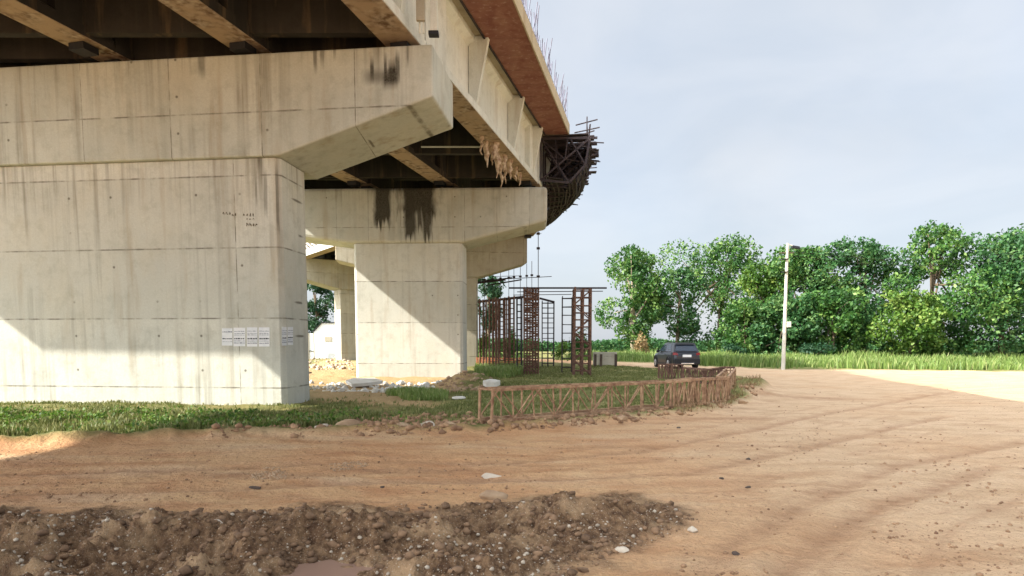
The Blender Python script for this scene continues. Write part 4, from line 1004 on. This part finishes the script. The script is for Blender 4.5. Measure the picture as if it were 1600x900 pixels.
wx, wy = wscatter(5000, tuft, 143, lambda a, b: np.clip((fbm(a*2.1, b*2.1, 191, 3)-.45)*8, 0, 1)*np.where(a < -3.4, 1, .3)); rr_ = np.random.default_rng(5)
o = leaves('weeds', np.stack([wx, wy, hfun(wx, wy)+.02+.20*rr_.random(len(wx))**1.3*np.clip((fbm(wx*2.1, wy*2.1, 191, 3)-.35)*4, 0, 1)], 1), rr_.uniform(.04, .11, len(wx)), np.clip(rr_.normal(.55, .25, len(wx)), 0, 1), M['leafyel'], None, 77)
tag(o, 'low leafy weeds among the grass at the foot of the near pier', 'weeds', None, 'stuff')
gx, gy = wscatter(15000, tuft, 43, lambda a, b: np.clip((fbm(a*1.5, b*1.5, 91, 3)-.36)*5, 0, 1)*np.where(a < -2.8, 1, .35))
blades('grass_tufts', gx, gy, .16, .030, M['grass'], 44, 'lush taller grass tufts at the foot of the near pier', .6, .45)
sunny = gp([(740,590),(745,570),(820,568),(825,584),(790,592)])
gx, gy = wscatter(5000, sunny, 45); blades('grass_tufts', gx, gy, .35, .05, M['tallgrass'], 46, 'yellow green grass below the orange net and cages', .5, .6)
strip = gp([(640,628),(600,618),(640,612),(700,616),(700,628)]); gx, gy = wscatter(2500, strip, 47); blades('grass_tufts', gx, gy, .2, .03, M['tallgrass'], 48, 'yellowish grass strip in front of the middle pier', .5, .6)
dryp = gp([(1040,640),(1060,652),(1130,642),(1190,618),(1190,600),(1150,596),(1140,620),(1060,636)])
gx, gy = wscatter(1500, dryp, 49); blades('dry_brush', gx, gy, .17, .020, M['straw'], 50, 'dry stems and straw heaped around the right end of the cages', 1.2, .4, 'brush')
tall = far_edge[1:]+[(62, 62),(10, 66),(5, 68)]
gx, gy = wscatter(52000, [(q[0], q[1]+.5) for q in far_edge[:8]]+[(70,52),(56,68),(10,70),(4,60)], 51, lambda a, b: np.clip((fbm(a*.35, b*.35, 95, 3)-.2)*3, .15, 1))
hx = np.random.default_rng(3); nh = 30000; ang = hx.uniform(R(-30), R(42), nh); rd_ = hx.uniform(118, 126, nh); hx_, hy_ = rd_*np.sin(ang), rd_*np.cos(ang)
hz_ = hx.random(nh)*(.9+2.2*fbm(hx_*.09, hy_*.09, 7, 3)); o = leaves('distant_hedge', np.stack([hx_, hy_, hz_], 1), hx.uniform(.35, .8, nh), np.clip(hx.normal(.35,.25,nh),0,1), M['leafblue'], None, 9)
tag(o, 'low line of distant scrub closing the far field', 'scrub', None, 'stuff')
hg = .10+1.3*np.clip(fbm(gx*.35, gy*.35, 97, 4)-.25, 0, 1)+np.clip((gy-G(1100,573).y)/25, 0, 1)*.35
blades('tall_grass', gx, gy, hg, .09, M['tallgrass'], 52, 'sunlit tall grass and weeds along the far side of the road', .5, .5)
gx, gy = wscatter(20000, [(-50,66),(-6,66),(2,68),(2,84),(-60,90)], 53); blades('tall_grass', gx, gy, .5, .08, M['tallgrass'], 54, 'rough grass behind the piers at the left', .5, .4)

# ------------------------------------------------------------ small structures behind
def boxthing(name, label, cat, c, sz, mat, rz=0):
    return tag(MB().box(c, sz, rz).build(name, mat, None, bevel=.02), label, cat)
WL = thing('low_wall', 'low grey wall stub with dark posts, left of the car', 'wall', (*g_(945, 572), 0), None)
b0 = G(945, 572); MB().box((b0.x, b0.y, .45), (1.7, .3, 1.1)).build('masonry', M['pier3'], WL, bevel=.03)
for px_ in (930, 939, 962):
    a = G(px_, 574); MB().box((a.x, a.y, .4), (.16, .16, 1.0)).build('post', M['rockdark'], WL)
Dsh = 66; sx0 = W(490, 520, Dsh); sx1 = W(545, 505, Dsh)
SH = thing('site_shed', 'white sheet-metal shed glimpsed between the near and middle piers', 'shed', ((sx0.x+sx1.x)/2, Dsh+1.5, 0), None)
zr0 = W(490, 519, Dsh).z; zr1 = W(503, 505, Dsh).z
MB().prism([(sx0.x, Dsh, -.2), (sx1.x, Dsh, -.2), (sx1.x, Dsh, zr1), (W(503,505,Dsh).x, Dsh, zr1), (sx0.x, Dsh, zr0)], (0, 3, 0)).build('wall', M['whitewash'], SH)
MB().prism([(sx0.x-.1, Dsh-.12, zr0), (W(503,505,Dsh).x, Dsh-.12, zr1+.02), (sx1.x+.1, Dsh-.12, zr1+.02), (sx1.x+.1, Dsh-.12, zr1+.10), (W(503,505,Dsh).x, Dsh-.12, zr1+.10), (sx0.x-.1, Dsh-.12, zr0+.09)], (0, 3.3, 0)).build('roof', M['blackplastic'], SH)
MB().box((W(513,530,Dsh).x, Dsh-.02, W(513,530,Dsh).z), (.7,.06,.5)).build('window', M['pier3'], SH)
FN = thing('site_fence', 'low white sheet fence left of the white shed', 'fence', (W(480,540,Dsh).x, Dsh-1, 0), None)
a = W(466, 548, Dsh-1); b = W(491, 548, Dsh-1); zf = W(480, 521, Dsh-1).z
MB().box(((a.x+b.x)/2, Dsh-1, zf/2), (b.x-a.x, .06, zf)).build('panel', M['whitewash'], FN)
for k in range(4):
    x_ = a.x+(b.x-a.x)*k/3; MB().box((x_, Dsh-1.08, zf/2), (.08, .08, zf+.1)).build('post', M['pier3'], FN)
MB().box(((a.x+b.x)/2, Dsh-1.08, zf*.32), (b.x-a.x, .06, .07)).build('rail', M['blackplastic'], FN)
p_ = G(478, 586); tag(MB().beam((p_.x-.3, p_.y, .12), (p_.x+.28, p_.y+.05, .12), .12, .09).build('timber_offcut', M['rockdark']), 'short dark timber offcut on the sunlit earth between the piers', 'timber')

# ------------------------------------------------------------ lamp pole
b0 = G(1223.5, 577.5); D = b0.y; tp = W(1229, 380, D)
LP = thing('street_lamp', 'slim pale concrete pole with a small dark lamp at the roadside', 'street lamp', (b0.x, b0.y, 0), None)
MB().bar((b0.x, b0.y, -.3), (b0.x+.02, b0.y, tp.z), .125, 12, .075).build('pole', M['pole'], LP, smooth=False)
mb = MB(); mb.path([(b0.x, D, tp.z-.05), W(1234, 382.5, D), W(1243, 385.5, D)], .035, 6); mb.build('arm', M['pole'], LP)
c = W(1242, 386, D); mb = MB(); mb.hexa([(c.x-.20,c.y-.14,c.z-.07),(c.x+.30,c.y-.12,c.z-.12),(c.x+.30,c.y+.12,c.z-.12),(c.x-.20,c.y+.14,c.z-.07),(c.x-.16,c.y-.10,c.z+.09),(c.x+.26,c.y-.08,c.z+.03),(c.x+.26,c.y+.08,c.z+.03),(c.x-.16,c.y+.10,c.z+.09)])
mb.build('lamp_head', M['blackplastic'], LP)
c = W(1231, 507, D); MB().box((c.x, c.y-.16, c.z), (.22,.16,.34)).build('junction_box', M['pole'], LP, bevel=.01)
for py_ in (405, 425):
    c = W(1227, py_, D); MB().box((c.x-.02, c.y, c.z), (.34,.34,.05)).build('band', M['blackplastic'], LP)
for i, (py_, y2) in enumerate(((392, 372), (399, 384))):
    a = W(1229, py_, D); b = W(1700, y2, D+6); P_ = [a.lerp(b, k/14)-Vector((0,0,1.0*math.sin(math.pi*k/14))) for k in range(15)]; m_ = MB(); m_.path(P_, .013, 4)
    o = m_.build('overhead_wire', M['blackplastic']); tag(o, ('upper' if i == 0 else 'lower')+' thin wire sagging right from the lamp pole', 'wire')
c = W(1229, 395, D); MB().beam((c.x-.45, c.y, c.z), (c.x+.45, c.y, c.z), .07, .07).build('cross_arm', M['rockdark'], LP)

# ------------------------------------------------------------ car
def car():
    loc = G(1073, 576.5); T = thing('parked_car', 'dark blue black SUV seen from behind on the dirt road', 'car', (loc.x, loc.y, H(loc.x, loc.y)))
    T['_local'] = 1
    # local: +y forward, rear bumper at y=-2.1 ; shift so rear centre is the origin
    def sect(y_, hw, zlo, zsh, zb, inx):   # half width, sill, shoulder, belt z, belt inset
        return [(hw-.10, zlo), (hw-.02, zlo+.08), (hw, (zlo+zsh)/2), (hw-.01, zsh), (hw-inx, zb)]
    st = [(0.00,.70,.34,.62,.78,.06),(.06,.84,.28,.80,1.00,.06),(.40,.89,.24,.86,1.06,.05),(1.2,.90,.22,.86,1.03,.05),(2.4,.90,.22,.84,1.00,.05),(3.0,.90,.22,.84,.98,.06),(3.7,.88,.24,.78,.92,.12),(4.05,.80,.28,.66,.82,.16),(4.18,.66,.34,.56,.68,.16)]
    vs = []; fs = []; n = 10
    for s in st:
        h = sect(*s); ring = [(x_, s[0], z_) for x_, z_ in h]+[(-x_, s[0], z_) for x_, z_ in h[::-1]]; vs += ring
    for i in range(len(st)-1):
        for k in range(n): fs.append((i*n+k, i*n+(k+1)%n, (i+1)*n+(k+1)%n, (i+1)*n+k))
    fs += [tuple(range(n)), tuple((len(st)-1)*n+k for k in range(n))[::-1]]
    body = MB().add(vs, fs).build('body', M['paint'], T, smooth=False, bevel=.03)
    # cabin
    cv = [(.10,.80,1.02),(.42,.66,1.52),(.60,.64,1.59),(1.6,.66,1.62),(2.35,.62,1.55),(3.05,.76,1.00)]
    low = [(-.80,.10,1.0),(.80,.10,1.0),(.80,3.1,.97),(-.80,3.1,.97)]
    vs = []; base = [(.10,.82,1.02),(.55,.84,1.03),(.60,.84,1.03),(1.6,.85,1.02),(2.4,.84,1.0),(3.10,.80,.98)]
    for (y0, w0, z0), (y1, w1, z1) in zip(base, [(.12,.78,1.04),(.40,.67,1.50),(.60,.66,1.58),(1.6,.67,1.62),(2.30,.64,1.56),(3.06,.76,1.00)]):
        vs += [(w0,y0,z0),(w1,y1,z1),(-w1,y1,z1),(-w0,y0,z0)]
    fs = []
    for i in range(5): fs += [(i*4+k, i*4+(k+1)%4, i*4+4+(k+1)%4, i*4+4+k) for k in range(4)]
    fs += [(0,1,2,3), (23,22,21,20)]
    MB().add(vs, fs).build('cabin', M['paint'], T, bevel=.02)
    MB().prism([(-.66,.150,1.09),(.66,.150,1.09),(.58,.355,1.43),(-.58,.355,1.43)], (0,-.035,.02)).build('rear_window', M['glass'], T)
    MB().prism([(-.68,2.95,1.05),(.68,2.95,1.05),(.58,2.40,1.50),(-.58,2.40,1.50)], (0,.03,.03)).build('windscreen', M['glass'], T)
    for s in (-1, 1):
        for a, b, c, d in (((.55,.83),(1.5,.85),(1.5,.69),(.75,.685)), ((1.58,.85),(2.85,.83),(2.25,.675),(1.58,.69))):
            zz = (1.06,1.06,1.50,1.48)
            MB().prism([(s*q[1], q[0], z_) for q, z_ in zip((a,b,c,d), zz)], (s*.018,0,.0)).build('side_window', M['glass'], T)
        MB().box((s*.98, 2.62, 1.06), (.20,.10,.15)).build('wing_mirror', M['blackplastic'], T, bevel=.03)
        tl = MB().prism([(s*.56,.03,.84),(s*.86,.10,.86),(s*.85,.12,1.02),(s*.60,.06,.98)], (0,-.05,0)).build('tail_lamp', M['redlens'], T)
        MB().box((s*.58, -.02, .50), (.17,.06,.11)).build('fog_lamp', M['lens'], T, bevel=.01)
        MB().box((s*.60, 4.12, .66), (.24,.10,.12)).build('headlight', M['lens'], T, bevel=.01)
        MB().beam((s*.60,.75,1.655),(s*.60,2.1,1.655), .04, .04).build('roof_rail', M['blackplastic'], T)
        MB().box((s*.90, 1.95, .28), (.05, 2.0, .14)).build('sill', M['blackplastic'], T)
        MB().box((s*.90, 1.45, .90), (.03,.16,.03)).build('door_handle', M['blackplastic'], T)
        for y_ in (.78, 3.30):
            ar = MB(); P_ = [(s*.885, y_+.40*math.cos(a), .36+.40*math.sin(a)) for a in np.linspace(0, math.pi, 11)]; ar.path(P_, .045, 6); ar.build('wheel_arch', M['blackplastic'], T)
            wh = MB().bar((s*.70,y_,.33), (s*.925,y_,.33), .33, 24).build('wheel', M['rubber'], T, bevel=.02)
            rm = MB(); rm.bar((s*.90,y_,.33), (s*.935,y_,.33), .205, 18)
            for k in range(5): a = k*2*math.pi/5; rm.beam((s*.94,y_,.33), (s*.94, y_+.19*math.cos(a), .33+.19*math.sin(a)), .03, .05)
            r_ = rm.build('rim', M['alloy'], T); r_.parent = wh
    MB().box((0, -.06, .46), (1.60,.16,.36)).build('rear_bumper', M['blackplastic'], T, bevel=.04)
    MB().box((0, -.15, .34), (.80,.05,.07)).build('bumper_trim', M['chrome'], T, bevel=.01)
    MB().box((0, .0, .80), (.54,.05,.15)).build('number_plate', M['white'], T)
    MB().box((0, .33, 1.575), (1.20,.26,.05)).build('spoiler', M['blackplastic'], T, bevel=.015)
    MB().beam((0,.22,1.12),(.34,.27,1.22),.02,.02).build('wiper', M['rubber'], T)
    MB().box((0, 4.16, .52), (1.1,.06,.22)).build('grille', M['blackplastic'], T)
    T.scale = (1.05,)*3; T.rotation_euler = (0, 0, R(5)); del T['_local']
    return T
car()
